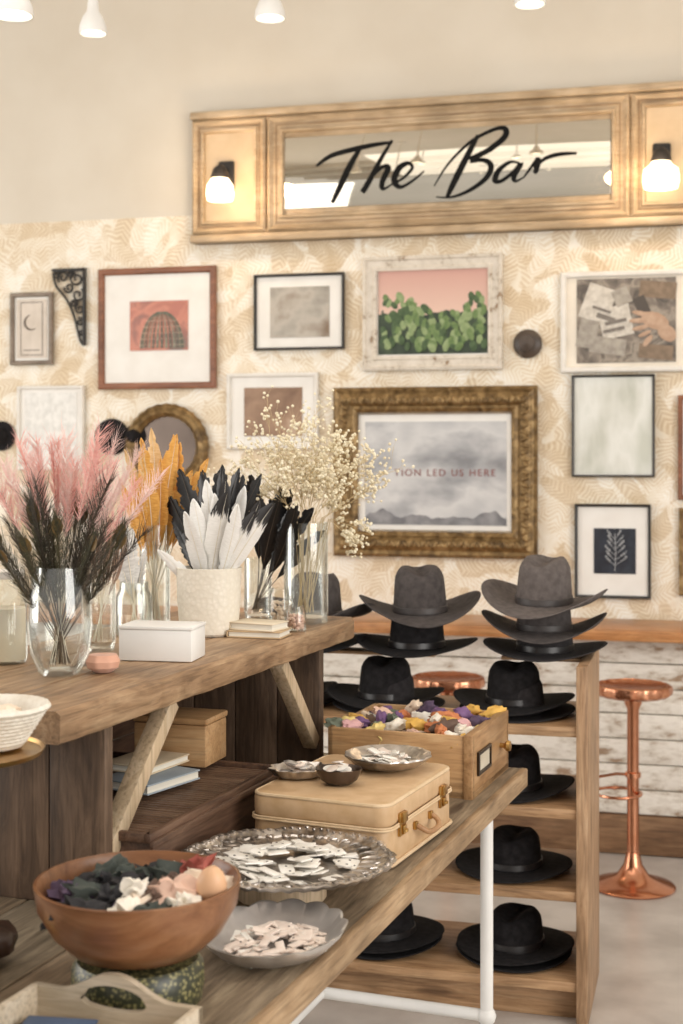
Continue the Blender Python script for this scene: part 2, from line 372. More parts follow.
def goldm():
    m, nt, b = base('antique_gold'); v = coords(nt); n = N(nt, 'ShaderNodeTexNoise', Scale=26.0, Detail=4, Distortion=.8); nt.links.new(v, n.inputs['Vector'])
    r = ramp(nt, [(.3, (88, 68, 42)), (.5, (130, 104, 66)), (.7, (168, 140, 96))], n.outputs['Fac']); nt.links.new(r.outputs[0], b.inputs['Base Color'])
    b.inputs['Metallic'].default_value = .5; b.inputs['Roughness'].default_value = .4
    bp = N(nt, 'ShaderNodeBump', Strength=.6, Distance=.008); nt.links.new(n.outputs['Fac'], bp.inputs['Height']); nt.links.new(bp.outputs[0], b.inputs['Normal']); return m
M_gold = goldm()
def loc_on(t, u, v): q = at_y(u, v, WY); return q.x-t.location.x, q.z-t.location.z
t, cx, cz, k = framed(12, 293, 54, 365, 4, (18, 300, 48, 358), M_fgrey, art('art_beige', [(.3, (190, 175, 157)), (.7, (208, 194, 178))], 3), 'small greyish wood frame with crescent moon print')
b = B()
pts = [(.035*math.cos(a), -.014, .035*math.sin(a)+.03) for a in [math.radians(100+i*16) for i in range(14)]]
b.tube(pts, [.001+.004*math.sin(math.pi*i/13) for i in range(14)], 6)
b.box((0, -.014, -.10), (.08, .002, .004)); b.loops(.115, .25, [(0, .0135), (.002, .0145), (.004, .0135)]); b.ob('moon_drawing', mat('moon_ink', (96, 84, 76)), t)
t, cx, cz, k = framed(100, 268, 217, 389, 6, (131, 302, 189, 350), M_fredw, art('art_cactus_red', [(.38, (172, 98, 76)), (.48, (192, 118, 92)), (.56, (150, 88, 70)), (.66, (120, 92, 78))], 2.0), 'red-brown wood frame with wide white mat and round cactus photograph')
b = B(); x0, z0 = loc_on(t, 163, 349); hh = .165; ww = .105
for i in range(15):
    f = (i-7)/7.0; pts = []; rad = []
    for k_ in range(13):
        s = k_/12; zz_ = z0+.004+hh*s; ex = ww*math.sin(f*1.45)*math.sqrt(max(0, 1-(s*.98)**2))
        pts.append((x0+ex, -.0138-.00008*(7-abs(i-7)), zz_)); rad.append((.0078*(1-.55*abs(f)))*(1-.6*s))
    b.tube(pts, rad, 6, i % 2, flat=(1, .12, 1))
    for k_ in range(1, 11, 2):
        p_ = pts[k_]; b.ball((p_[0], p_[1]-.001, p_[2]), .0028, 1, 2, (1.6, .3, .5))
b.ob('printed_cactus', [mat('print_sage', (104, 108, 92), (134, 134, 114), 40), mat('print_darkgreen', (70, 76, 66), (94, 96, 82), 40), mat('print_spine', (206, 176, 150), (220, 192, 168), 40)], t)
framed(255, 274, 345, 350, 2.6, (271, 288, 330, 337), M_fblack, art('art_brown_grey', [(.3, (140, 134, 124)), (.5, (184, 176, 164)), (.7, (128, 108, 88))], 1.6, distort=.1), 'thin black frame with a muted grey photograph')
t, cx, cz, k = framed(364, 256, 503, 370, 14, (379, 270, 490, 353), distress(), art('art_cacti', [(0, (84, 102, 66)), (.4, (56, 72, 50)), (.8, (40, 52, 40))], 9, 'vor', (.5, (228, 196, 178), (204, 156, 144)), stretch=(1.3, 1, 1)), 'distressed white frame with green cacti under a pink sky', 'step')
b = B(); rr = random.Random(5); pad = []
for i in range(150):
    u = rr.uniform(384, 485); hgt = 42+9*math.sin((u-384)/102*6.5+.6)+(10 if u > 452 else 0)+rr.uniform(-5, 3)
    pad.append((347-rr.random()*hgt, u))
pad.sort()
for i, (v, u) in enumerate(pad):
    x, z = loc_on(t, u, v); r = rr.uniform(.018, .027); a = rr.uniform(-.8, .8)
    b.ball((x, -.0135-.00004*i, z), r, 2, i % 3, (.66, .10, 1), RX3(a, 'Y'))
b.ob('printed_cacti', [mat('print_green', (92, 118, 68), (118, 140, 88), 60), mat('print_green_dark', (58, 80, 50), (80, 102, 66), 60), mat('print_green_light', (126, 146, 98), (150, 166, 120), 60)], t)
t, cx, cz, k = framed(561, 271, 694, 372, 6, (577, 280, 676, 362), M_fwhite, art('art_sepia', [(.35, (88, 80, 73)), (.5, (130, 119, 108)), (.62, (164, 153, 139)), (.7, (108, 98, 88))], 6, distort=1.0), 'white frame with a sepia photograph of papers and hands', matm=mat('cream_mat', (224, 215, 200)))
b = B(); rr = random.Random(14)
for i, (u, v, w_, h_, a, mi) in enumerate(((598, 304, .12, .15, .35, 0), (588, 334, .08, .12, .2, 4), (616, 322, .13, .13, -.2, 0), (608, 346, .15, .07, .15, 4), (622, 297, .07, .07, -.4, 4), (658, 290, .15, .07, .1, 2), (642, 306, .05, .08, -.4, 1), (656, 352, .14, .06, .1, 2), (606, 318, .08, .02, .35, 5), (602, 310, .08, .012, .35, 5), (614, 330, .09, .015, -.2, 5), (616, 322, .09, .015, -.2, 5))):
    x, z = loc_on(t, u, v); b.box((x, -.0136-.0003*i, z), (w_, .0003, h_), 0, mi, RX3(a, 'Y'))
for i, (u, v, rx_, rz_, a) in enumerate(((655, 321, .062, .036, .4), (667, 333, .045, .032, .8), (641, 314, .038, .011, .25), (639, 321, .042, .011, .0), (641, 328, .038, .010, -.2), (645, 334, .030, .009, -.4), (648, 341, .03, .012, -.9))):
    x, z = loc_on(t, u, v); b.ball((x, -.0180, z), 1, 2, 3, (rx_, .001, rz_), RX3(a, 'Y'))
b.ob('printed_papers', [mat('print_paper', (192, 184, 172), (216, 209, 198), 50), mat('print_charcoal', (78, 71, 65)), mat('print_brown', (122, 104, 86), (142, 122, 102), 40), mat('print_skin', (178, 146, 122), (194, 164, 140), 30), mat('print_paper_grey', (150, 142, 132), (176, 168, 156), 40), mat('print_ink', (118, 110, 102), (134, 126, 118), 60)], t)  # print colours: papers, one dark grey patch, brown, skin, ink
framed(19, 386, 85, 470, 3, (26, 393, 78, 462), M_fwhite, art('art_pale', [(.35, (206, 203, 196)), (.65, (228, 225, 219))], 9), 'small white frame with a pale print')
framed(228, 373, 319, 449, 4, (245, 388, 303, 436), M_fwhite, art('art_brown', [(.3, (120, 90, 68)), (.6, (162, 130, 104)), (.75, (190, 166, 142))], 2), 'white frame with a warm brown photograph')
framed(678, 395, 760, 500, 5, (690, 405, 750, 490), M_fredw, art('art_tan', [(.3, (170, 150, 124)), (.7, (200, 182, 158))], 3), 'brown wood frame with a tan print')
framed(679, 508, 740, 596, 5, (690, 520, 730, 585), M_gold, art('art_olive', [(.3, (130, 124, 100)), (.7, (170, 160, 134))], 3), 'small gilt frame with an olive print')
t, cx, cz, k = framed(335, 387, 538, 557, 25, (366, 422, 507, 525), M_gold, art('art_clouds', [(.32, (132, 133, 136)), (.44, (172, 172, 174)), (.56, (208, 207, 206)), (.7, (186, 186, 187))], 2.2, distort=.1, stretch=(1, 1, 1.2)), 'ornate antique gold frame with a grey cloud print and lettering', 'deep')
b = B(); W2 = at_y(513, 470, WY).x-at_y(359, 470, WY).x; H2 = at_y(436, 414, WY).z-at_y(436, 531, WY).z
for i in range(64):
    for s in (-1, 1): b.ball((-W2/2+W2*i/63, -.024, s*H2/2), .0042, 1)
for i in range(48):
    for s in (-1, 1): b.ball((s*W2/2, -.024, -H2/2+H2*i/47), .0042, 1)
b.ob('beading', M_gold, t)
b = B(); W3 = W2+.115; H3 = H2+.115
for i in range(30):
    for s in (-1, 1): b.ball((-W3/2+W3*i/29, -.046, s*H3/2), .016, 2, 0, (.7, .55, 1.3), RX3(.5 if i % 2 else -.5, 'Y'))
for i in range(23):
    for s in (-1, 1): b.ball((s*W3/2, -.046, -H3/2+H3*i/22), .016, 2, 0, (1.3, .55, .7), RX3(.5 if i % 2 else -.5, 'Y'))
b.ob('carved_leaves', M_gold, t)
def text_mesh(txt, size, extr=.001):
    cu = bpy.data.curves.new('lettering', 'FONT'); cu.body = txt; cu.size = size; cu.extrude = extr; cu.align_x = 'CENTER'; cu.align_y = 'CENTER'; cu.space_character = 1.25
    o = bpy.data.objects.new('tmp', cu); COL.objects.link(o); bpy.context.view_layer.update()
    me = bpy.data.meshes.new_from_object(o.evaluated_get(bpy.context.evaluated_depsgraph_get())); bpy.data.objects.remove(o); return me
me = text_mesh('TION LED US HERE', .05); me.materials.clear(); me.materials.append(mat('lettering_red', (134, 82, 78)))
q = at_y(445, 473, WY); o = mk('lettering', me, t, (q.x-cx, -.0145, q.z-cz)); o.rotation_euler = (math.pi/2, 0, 0)
wd = max(v.co.x for v in me.vertices)-min(v.co.x for v in me.vertices); tgt = at_y(495, 473, WY).x-at_y(394, 473, WY).x
o.scale = (tgt/wd, tgt/wd, 1)
b = B()
p0 = at_y(366, 524, WY); p1 = at_y(507, 524, WY); w = p1.x-p0.x
top = []
for i in range(60):
    f = i/59; top.append((p0.x-cx+w*f, -.0135, p0.z-cz+.03+.09*abs(noise.noise(Vector((f*4, 0, 3))))+.015*noise.noise(Vector((f*20, 1, 0)))))
b.grid([[(x, y, p0.z-cz) for x, y, z in top], top], False); b.ob('printed_ridge', mat('print_dark', (104, 104, 108), (150, 149, 151), 14), t, smooth=False)
framed(572, 375, 655, 477, 2.2, (575, 378, 652, 474), M_fblack, art('art_painted_reflection', [(.36, (186, 188, 174)), (.46, (212, 212, 202)), (.56, (230, 230, 223)), (.7, (202, 204, 192))], 1.1, coat=1.8, distort=.1, stretch=(1.6, 1, .9)), 'thin black frame with a pale window reflection painted on its glass')  # window reflection painted as pale green-grey mottling
t, cx, cz, k = framed(575, 504, 651, 598, 3, (594, 528, 636, 574), M_fblack, art('art_navy', [(.4, (34, 37, 46)), (.7, (48, 53, 64))], 4), 'black frame with white mat and dark botanical print')
b = B(); q = at_y(615, 571, WY); x0, z0 = q.x-cx, q.z-cz
b.tube([(x0, -.0145, z0), (x0+.004, -.0145, z0+.08), (x0, -.0145, z0+.16)], .0018, 5)
rr = random.Random(3)
for i in range(6):
    zt = z0+.025+i*.022; ln = .05*(1-i*.09)
    for s in (-1, 1):
        l2 = ln*rr.uniform(.6, 1.1)
        b.tube([(x0, -.0145, zt), (x0+s*l2*.6, -.0145, zt+.018), (x0+s*l2, -.0145, zt+.03)], .0012, 5)
        for k_ in range(3): b.ball((x0+s*l2*(.6+.2*k_), -.0145, zt+.02+.008*k_), rr.uniform(.003, .006), 1, 0, (1, .3, 1))
b.ob('botanical_drawing', mat('print_white', (160, 162, 164)), t)
# iron bracket
q = at_y(87, 268, WY)
b = B()
b.box((-.008, -.012, -.18), (.014, .02, .36), .003); b.box((-.085, -.012, -.008), (.17, .02, .014), .003)
def curl(cx, cz, r, a0, turns, sgn):
    return [(cx+r*(1-.75*i/20)*math.cos(a0+sgn*turns*6.28*i/20), -.012, cz+r*(1-.75*i/20)*math.sin(a0+sgn*turns*6.28*i/20)) for i in range(21)]
for (x, z, r, a0, s) in ((-.045, -.05, .036, 2, 1), (-.115, -.04, .03, 4, -1), (-.04, -.125, .032, 1, -1), (-.085, -.09, .026, 3, 1), (-.03, -.19, .024, 2, 1), (-.03, -.25, .02, 2, -1), (-.145, -.03, .02, 1, 1), (-.025, -.30, .015, 3, 1), (-.075, -.03, .018, 0, 1), (-.06, -.165, .018, 0, 1)):
    b.tube(curl(x, z, r, a0, 1.3, s), .005, 6)
b.tube(catmull([(-.165, -.012, -.02), (-.15, -.012, -.08), (-.10, -.012, -.14), (-.06, -.012, -.22), (-.03, -.012, -.33), (-.01, -.012, -.36)]), .006, 6)
b.ob('wall_bracket', M_iron, None, (q.x, WY, q.z), 0, 'black cast iron scrollwork shelf bracket mounted on wallpaper', 'bracket')
q = at_y(528, 344, WY); b = B(); b.lathe([(0, 0), (.060, 0), (.062, .01), (.052, .02), (.03, .024), (.024, .035), (.034, .045), (.032, .058), (0, .064)], 32)
b.ob('wall_knob', mat('dark_knob', (64, 53, 45), (86, 73, 62), 12, .4), None, q, 0, 'round dark turned wooden knob mounted on the wall', 'ornament', rot=(math.pi/2, 0, 0))  # round dark knob fixed to the wall
q = at_y(168, 447, WY)
om = E('oval_mirror', q, 0, 'oval mirror in dark carved gilt frame', 'mirror')
b = B(); b.lathe([(.21, 0), (.215, .02), (.20, .035), (.185, .028), (.17, .036), (.15, .02), (.15, .004)], 56, sx=.95, sy=.92, wob=lambda r, z, a: (r*(1+.012*math.cos(28*a)), z)); b.ob('frame', M_gold, om, rot=(math.pi/2, 0, 0))
b = B(); b.lathe([(0, .008), (.152, .008)], 48, sx=.95, sy=.92); b.ob('mirror_glass', mat('dark_mirror', (80, 68, 60), (100, 86, 76), 3, .2, .6), om, rot=(math.pi/2, 0, 0))
for (u, v, r) in ((112, 437, .085), (2, 436, .07), (136, 436, .055)):
    q = at_y(u, v, WY); b = B(); b.lathe([(0, 0), (r, 0), (r*.97, .012), (r*.6, .02), (r*.52, .05), (r*.3, .064), (0, .06)], 32)
    b.ob('wall_hat', M_felt, None, q, 0, 'small dark felt hat hung on the wallpapered wall', 'hat', 'hats hung on the wall', rot=(math.pi/2, 0, 0))

# ---- sign with mirror ----
SX0, SX1 = -2.231, .05; SZ0, SZ1 = 2.553, 3.143; scx = (SX0+SX1)/2; scz = (SZ0+SZ1)/2; SW = SX1-SX0; SH = SZ1-SZ0
sg = E('mirror_sign', (scx, WY, scz), 0, 'long panelled wood frame with mirror and handwritten black lettering', 'sign')
b = B()
b.box((0, -.02, 0), (SW, .04, SH), .006)
b.box((0, -.035, SH/2-.018), (SW+.02, .07, .036), .010); b.box((0, -.035, -SH/2+.018), (SW+.02, .07, .036), .010)
b.box((0, -.028, SH/2-.045), (SW, .056, .012), .004); b.box((0, -.028, -SH/2+.045), (SW, .056, .012), .004)
b.ob('backboard', M_sign, sg)
M_signd = wood('sign_moulding_wood', (142, 112, 80), (168, 138, 104), (192, 164, 130), 'x', .45)
def pnl(x0, x1, z0, z1, fw):
    b = B(); b.loops(x1-x0, z1-z0, [(0, .03), (0, .058), (.010, .066), (.02, .058), (.026, .052), (fw-.022, .050), (fw-.016, .060), (fw-.006, .058), (fw, .042)], 0, ((x0+x1)/2-scx, 0, (z0+z1)/2-scz)); b.ob('panel_moulding', M_sign, sg, ang=20)
    w_, h_ = x1-x0, z1-z0; i0 = fw*.5
    b = B(); b.loops(w_, h_, [(i0-.004, .050), (i0-.002, .055), (i0+.002, .055), (i0+.004, .050)], 0, ((x0+x1)/2-scx, 0, (z0+z1)/2-scz)); b.ob('bead_moulding', M_signd, sg, ang=20)
pnl(SX0, -1.885, SZ0+.04, SZ1-.04, .06); pnl(-1.875, -.30, SZ0+.04, SZ1-.04, .075); pnl(-.29, SX1, SZ0+.04, SZ1-.04, .06)
M_inset = mat('inset_panel_paint', (196, 172, 140), (206, 183, 152), 10, .7)
for x in ((SX0-1.885)/2, (-.29+SX1)/2):
    b = B(); b.box((x-scx, -.041, 0), (.23, .004, SH-.20)); b.ob('inset_panel', M_inset, sg, smooth=False)
m, nt, bs = base('antique_mirror'); bs.inputs['Metallic'].default_value = .88; bs.inputs['Roughness'].default_value = .035
n = N(nt, 'ShaderNodeTexNoise', Scale=3.0, Detail=5); r = ramp(nt, [(.3, (196, 188, 172)), (.7, (212, 204, 189))], n.outputs['Fac']); nt.links.new(r.outputs[0], bs.inputs['Base Color'])
gx0, gx1, gz0, gz1 = -1.807, -.375, 2.69, 3.005
b = B(); b.box(((gx0+gx1)/2-scx, -.044, (gz0+gz1)/2-scz), (gx1-gx0, .006, gz1-gz0), .002); b.ob('mirror_glass', m, sg)
b = B()
def stroke(P, w=.0135):
    P = [at_y(u, v, 5.945) for u, v in P]; C = catmull([(p.x-scx, -.05, p.z-scz) for p in P], 7); n = len(C); rad = []
    for i in range(n):
        d = (C[min(i+1, n-1)]-C[max(i-1, 0)]).normalized(); e = math.sin(math.pi*(i+.7)/(n+.4))**.4
        rad.append(w*(.50+.5*max(0, -d.z)+.12*abs(d.x))*e)
    rad = [sum(rad[max(0, i-2):i+3])/len(rad[max(0, i-2):i+3]) for i in range(n)]
    b.tube(C, rad, 8, flat=(1, .15, 1))
stroke([(316, 166), (330, 156), (350, 150), (372, 145), (392, 142)], .017)
stroke([(360, 148), (350, 165), (340, 186), (332, 203)])
stroke([(392, 140), (380, 160), (368, 183), (362, 192), (370, 178), (382, 167), (388, 168), (382, 182), (383, 189), (392, 184)])
stroke([(392, 184), (403, 178), (412, 168), (408, 163), (399, 168), (394, 180), (400, 187), (412, 181), (424, 171)])
stroke([(478, 135), (466, 158), (454, 182), (447, 197)], .014)
stroke([(434, 186), (448, 164), (470, 142), (492, 130), (504, 128), (505, 136), (490, 149), (470, 160), (484, 160), (491, 166), (486, 178), (470, 190), (452, 197), (436, 197)])
stroke([(520, 163), (510, 162), (499, 170), (495, 180), (501, 181), (512, 173), (521, 163), (514, 176), (516, 181), (524, 177)])
stroke([(524, 177), (532, 166), (538, 159), (536, 170), (534, 173)])
stroke([(536, 166), (546, 158), (560, 154), (577, 153)], .014)
b.ob('lettering', M_black, sg)
# sconces
M_bulb = mat('glowing_glass', (255, 226, 184), (255, 236, 204), 4, .4, emit=4.0)
for (u, v, big) in ((220, 188, 1.0), (661, 172, 1.2)):
    q = at_y(u, v, 5.86)
    sc = E('wall_sconce', (q.x, 5.86, q.z), 0, 'dark metal wall sconce with glowing white glass shade', 'lamp', 'sconces on the sign frame')
    b = B(); b.box((.0, .085, .07), (.075, .02, .13), .008); b.tube([(0, .08, .09), (0, .03, .10), (0, 0, .09), (0, 0, .05)], .009, 10)
    b.lathe([(.012, .10), (.03, .085), (.042, .05), (.042, .04)], 24); b.ob('bracket', M_iron, sc)
    b = B(); b.lathe([(.035, .048), (.045, .03), (.058*big, .01), (.062*big, -.03*big), (.056*big, -.055*big), (.0, -.062*big)], 32); b.ob('glass_shade', M_bulb, sc)
    for dy in (-.10, .0):
        L = bpy.data.lights.new('sconce_light', 'POINT'); L.energy = 2.0; L.color = (1, .74, .48); L.shadow_soft_size = .05
        lo = bpy.data.objects.new('sconce_light', L); COL.objects.link(lo); lo.location = (q.x+(.12 if dy == 0 else 0)*(-1 if u > 400 else 1), 5.74, q.z)
# ceiling spotlights
M_lens = mat('spot_lens', (255, 244, 224), None, 4, .4, emit=4.0)
def spot(u, vb, y, r):
    q = at_y(u, vb, y); s = E('ceiling_spotlight', q, 0, 'white bell shaped spotlight hanging from the ceiling', 'lamp', 'ceiling spotlights')
    b = B(); b.lathe([(r, 0), (r*1.03, .004), (r*.98, .03), (r*.75, .06), (r*.45, .08), (r*.4, .11), (r*.3, .13), (0, .13)], 32); b.lathe([(r*.96, .001), (r*.9, .03), (r*.3, .06)], 32); b.ob('shade', M_white, s)
    b = B(); b.tube([(0, 0, .12), (0, 0, 4.1-q.z)], .009, 8); b.lathe([(.05, 4.07-q.z), (.05, 4.1-q.z)], 20, cap0=True); b.ob('stem', M_white, s)
    b = B(); b.lathe([(0, .01), (r*.6, .012), (r*.5, .03)], 24); b.ob('lens', M_lens, s)
spot(93, 34, 4.6, .048); spot(270, 19, 4.8, .054); spot(530, 5, 4.9, .054); spot(12, 16, 3.8, .062)
for x, y in ((-1.88, 3.14), (-.67, 3.26), (-1.4, -1.6), (.3, -1.2)):
    s = E('ceiling_spotlight', (x, y, 3.55), 0, 'white bell shaped spotlight hanging from the ceiling', 'lamp', 'ceiling spotlights')
    b = B(); b.lathe([(.06, 0), (.06, .03), (.03, .09), (0, .12)], 24); b.ob('shade', M_white, s)
    b = B(); b.tube([(0, 0, .1), (0, 0, .55)], .009, 8); b.ob('stem', M_white, s)
    b = B(); b.lathe([(0, -.035), (.035, -.025), (.05, .002)], 24); b.ob('lens', M_lens, s)

# ================= HAT RACK =================
RKY0, RKY1 = 3.95, 4.38; RX0, RX1 = -1.46, -.342
rk = E('hat_rack', ((RX0+RX1)/2, (RKY0+RKY1)/2, 0), 0, 'tall open pine shelf rack holding rows of felt hats', 'shelf')
rcx, rcy = (RX0+RX1)/2, (RKY0+RKY1)/2; dep = RKY1-RKY0
for x in (RX1+.014, RX0-.014):
    b = B(); b.box((x-rcx, 0, .505), (.032, dep+.02, 1.01), .004); b.ob('side_panel', M_rackz, rk)
for z in (.838, .608, .377, .125):
    b = B(); b.box((0, 0, z-.014), (RX1-RX0, dep, .028), .003); b.ob('shelf_board', M_rack, rk)
for (xa, xb) in ((-.58, RX1), (RX0, -.78), ):
    b = B(); b.box(((xa+xb)/2-rcx, .0, 1.0), (xb-xa, .08, .010), .002); b.ob('top_ledge', M_rack, rk)
b = B(); b.box((0, 0, .05), (RX1-RX0, .3, .1), .003); b.ob('plinth', M_rack, rk)

def hat_meshes(curlz, hc, RXh, RYh, droop=.012, dent=.020, pinch=.12):
    b = B(); cx, cy = .082, .098; seg = 72; rings = []
    for i in range(11):
        f = 1-i/10; ring = []
        for j in range(seg):
            a = 2*math.pi*j/seg; side = abs(math.cos(a))**1.8
            ax = cx+(RXh-cx)*f; ay = cy+(RYh-cy)*f
            sxq = 1-.05*side*f*f*(curlz/.05)
            z = curlz*f**2.6*side-droop*f**1.5*(1-side)
            ring.append((ax*math.cos(a)*sxq, ay*math.sin(a), z))
        rings.append(ring)
    for h in (.02, .08, .2, .35, .5, .65, .78, .88, .95, .985, 1.0):
        ring = []
        for j in range(seg):
            a = 2*math.pi*j/seg; c, s_ = math.cos(a), math.sin(a); front = max(0, -s_)
            k = 1-.12*h-.20*max(0, (h-.7)/.3)**2.2
            pin = 1-pinch*max(0, h-.25)*front**2*abs(c)**.5*1.4
            x = cx*c*k*pin; y = cy*s_*k
            z = hc*h-.010*h*front
            z -= dent*.5*math.exp(-(x/.022)**2)*max(0, (h-.9)/.1)**2
            ring.append((x, y, z))
        rings.append(ring)
    topr = rings[-1]
    for g in (.9, .78, .62, .45, .28, .1):
        ring = []
        for j in range(seg):
            a = 2*math.pi*j/seg; x0, y0, z0 = topr[j]
            x = x0*g; y = y0*g; e = max(0, 1-(y/(cy*.72))**4) if abs(y) < cy*.72 else 0
            z = hc-.010*max(0, -math.sin(a))*g-dent*math.exp(-(x/.024)**2)*(.5+.5*e)+.003*(1-g)
            ring.append((x, y, z))
        rings.append(ring)
    b.grid(rings, True, 0, False, True)
    body = b.mesh('hat_body', M_felt, ang=80)
    b = B(); r2 = []
    for z, o in ((.003, .0015), (.004, .003), (.020, .0025), (.021, .001)):
        r2.append([((cx+o)*(1-.12*z/hc)*math.cos(2*math.pi*j/seg), (cy+o)*(1-.12*z/hc)*math.sin(2*math.pi*j/seg), z) for j in range(seg)])
    b.grid(r2, True); band = b.mesh('hat_band', M_band)
    return body, band
HV = {'flat': hat_meshes(.010, .100, .172, .185, .003), 'curl': hat_meshes(.052, .134, .192, .19, .018, .024, .18), 'mid': hat_meshes(.026, .116, .182, .188, .006, .018)}
def hat(kind, loc, rz, felt, band, lab, grp, tilt=(0, 0), sc=1.0):
    bm_, bd = HV[kind]; key = kind+felt.name
    if key not in HV:
        m2 = bm_.copy(); m2.materials.clear(); m2.materials.append(felt); d2 = bd.copy(); d2.materials.clear(); d2.materials.append(band); HV[key] = (m2, d2)
    m2, d2 = HV[key]
    o = mk('felt_hat', m2, None, loc, 0, lab, 'hat', grp, rot=(tilt[0], tilt[1], rz)); o.scale = (sc,)*3
    md = o.modifiers.new('thickness', 'SOLIDIFY'); md.thickness = .003; md.offset = -1
    mk('hat_band', d2, o)
G1 = 'hats stacked on top of the rack'; G2 = 'black hats on the rack shelves'
HY = 4.17
hat('mid', (-.455, HY, 1.022), .0, M_felt2, M_band, 'charcoal felt hat at the bottom of a stack', G1, sc=1.02)
hat('curl', (-.458, HY, 1.084), .05, M_feltg2, M_bandg, 'dark taupe felt hat in the middle of a stack', G1)
hat('curl', (-.458, HY, 1.164), -.22, M_feltg, M_bandg, 'grey-brown felt hat with curled brim on top of a stack', G1, (.06, .04))
hat('mid', (-.842, HY, 1.020), 0, M_felt, M_band, 'black felt hat with curved brim under a grey hat', G1, sc=1.03)
hat('curl', (-.832, HY, 1.128), .3, M_feltg2, M_bandg, 'dark taupe felt hat with curled brim on a black hat', G1, (.05, -.03))
hat('mid', (-1.175, HY, 1.018), .2, M_felt, M_band, 'black felt hat at the bottom of a stack', G1)
hat('curl', (-1.165, HY, 1.10), -.3, M_feltg2, M_bandg, 'grey felt hat with curled brim on a black hat', G1)
for x in (-.545, -.935, -1.27):
    hat('flat', (x+.01, HY-.02, .845), .1, M_felt2, M_band, 'charcoal felt hat lying under another hat', G2)
    hat('mid', (x, HY-.02, .868), R.uniform(-.2, .2), M_felt, M_band, 'black felt hat with satin band on a shelf', G2)
for z in (.615, .384, .132):
    for x in (-.545, -.935, -1.27):
        hat('flat' if z < .6 else 'mid', (x, HY-.02, z+.004), R.uniform(-.3, .3), M_felt, M_band, 'black flat-brimmed felt hat with satin band on a shelf', G2)
        if z < .3: hat('flat', (x+.005, HY-.02, z+.022), R.uniform(-.3, .3), M_felt, M_band, 'black flat-brimmed felt hat with satin band on a shelf', G2)

# ================= TABLE =================
tb = E('work_table', LT(0, 0, 0), TR, 'long weathered plank table on white pipe legs', 'table')
b = B()
wpl = 1.0/5
for i in range(5):
    b.box((-wpl*(i+.5), -1.35, TZ-.02), (wpl-.004, 2.7, .04), .003, i % 3)
b.ob('tabletop', M_tables, tb)
b = B(); b.box((.004, -1.35, TZ-.022), (.018, 2.7, .046), .004); b.ob('edge_strip', wood('table_edge', (138, 110, 80), (176, 146, 112), (200, 172, 138), 'y'), tb)
for x in (-.06, -.94):
    for y in (-.137, -2.5):
        b = B(); b.tube([(x, y, 0), (x, y, TZ-.04)], .016, 16); b.lathe([(.045, 0), (.045, .006), (.022, .01), (.022, .04), (.016, .04)], 20, (x, y, 0)); b.lathe([(.016, TZ-.08), (.022, TZ-.08), (.022, TZ-.052), (.045, TZ-.05), (.045, TZ-.041)], 20, (x, y, 0)); b.ob('leg', M_white, tb)
for y in (-.137, -2.5):
    b = B(); b.tube([(-.06, y, .21), (-.94, y, .21)], .015, 14); b.ball((-.06, y, .21), .024, 2); b.ob('cross_pipe', M_white, tb)
b = B(); b.tube([(-.5, -.137, .21), (-.5, -2.5, .21)], .015, 14); b.ob('stretcher_pipe', M_white, tb)

# riser shelf
rs = E('riser_shelf', LT(0, 0, TZ), TR, 'rustic wooden riser shelf with plank ends and pale braces', 'shelf')
b = B()
for i in range(3):
    x1 = -.42-.1667*i; x0 = x1-.1655; n = 60; rings = []
    for k in range(n+1):
        y = -1.53+1.43*k/n; w1 = .006*noise.noise(Vector((y*7, i*5, 0)))+.003*noise.noise(Vector((y*31, i, 0))); w2 = .006*noise.noise(Vector((y*12, i*5, 4))); zt = RZ-TZ; zb = RZ-TZ-.055
        xa, xb = (x1+(w1 if i == 0 else 0)), x0
        rings.append([(xb, y, zb), (xa-.004, y, zb+w2*.3), (xa, y, zb+.005), (xa+w2*.4, y, zt-.008+w2*.3), (xa-.008, y, zt), (xb+.002, y, zt), (xb, y, zt-.003)])
    b.grid(rings, True, i, True, True)
b.ob('shelf_top', M_risers, rs)
for y in (-1.335, -.285):
    b = B()
    for i in range(4): b.box((-.44-.0575-.115*i, y, (RZ-TZ-.055)/2), (.113, .03, RZ-TZ-.055), .003)
    b.ob('end_panel', M_dark, rs)
b = B()
for i in range(3): b.box((-.895, -.81, .055+.11*i), (.02, 1.02, .107), .003)
b.ob('added_back_panel', M_darkx, rs)  # dark panel added to close off the riser's open rear
for ya, yb in ((-1.315, -1.07), (-.305, -.52)):
    b = B(); p0 = Vector((-.46, ya, .09)); p1 = Vector((-.46, yb, RZ-TZ-.06)); d = p1-p0
    an = math.atan2(d.z, d.y); b.box((p0+p1)/2, (.035, d.length, .035), .003, 0, RX3(an, 'X')); b.ob('brace', M_pale, rs)
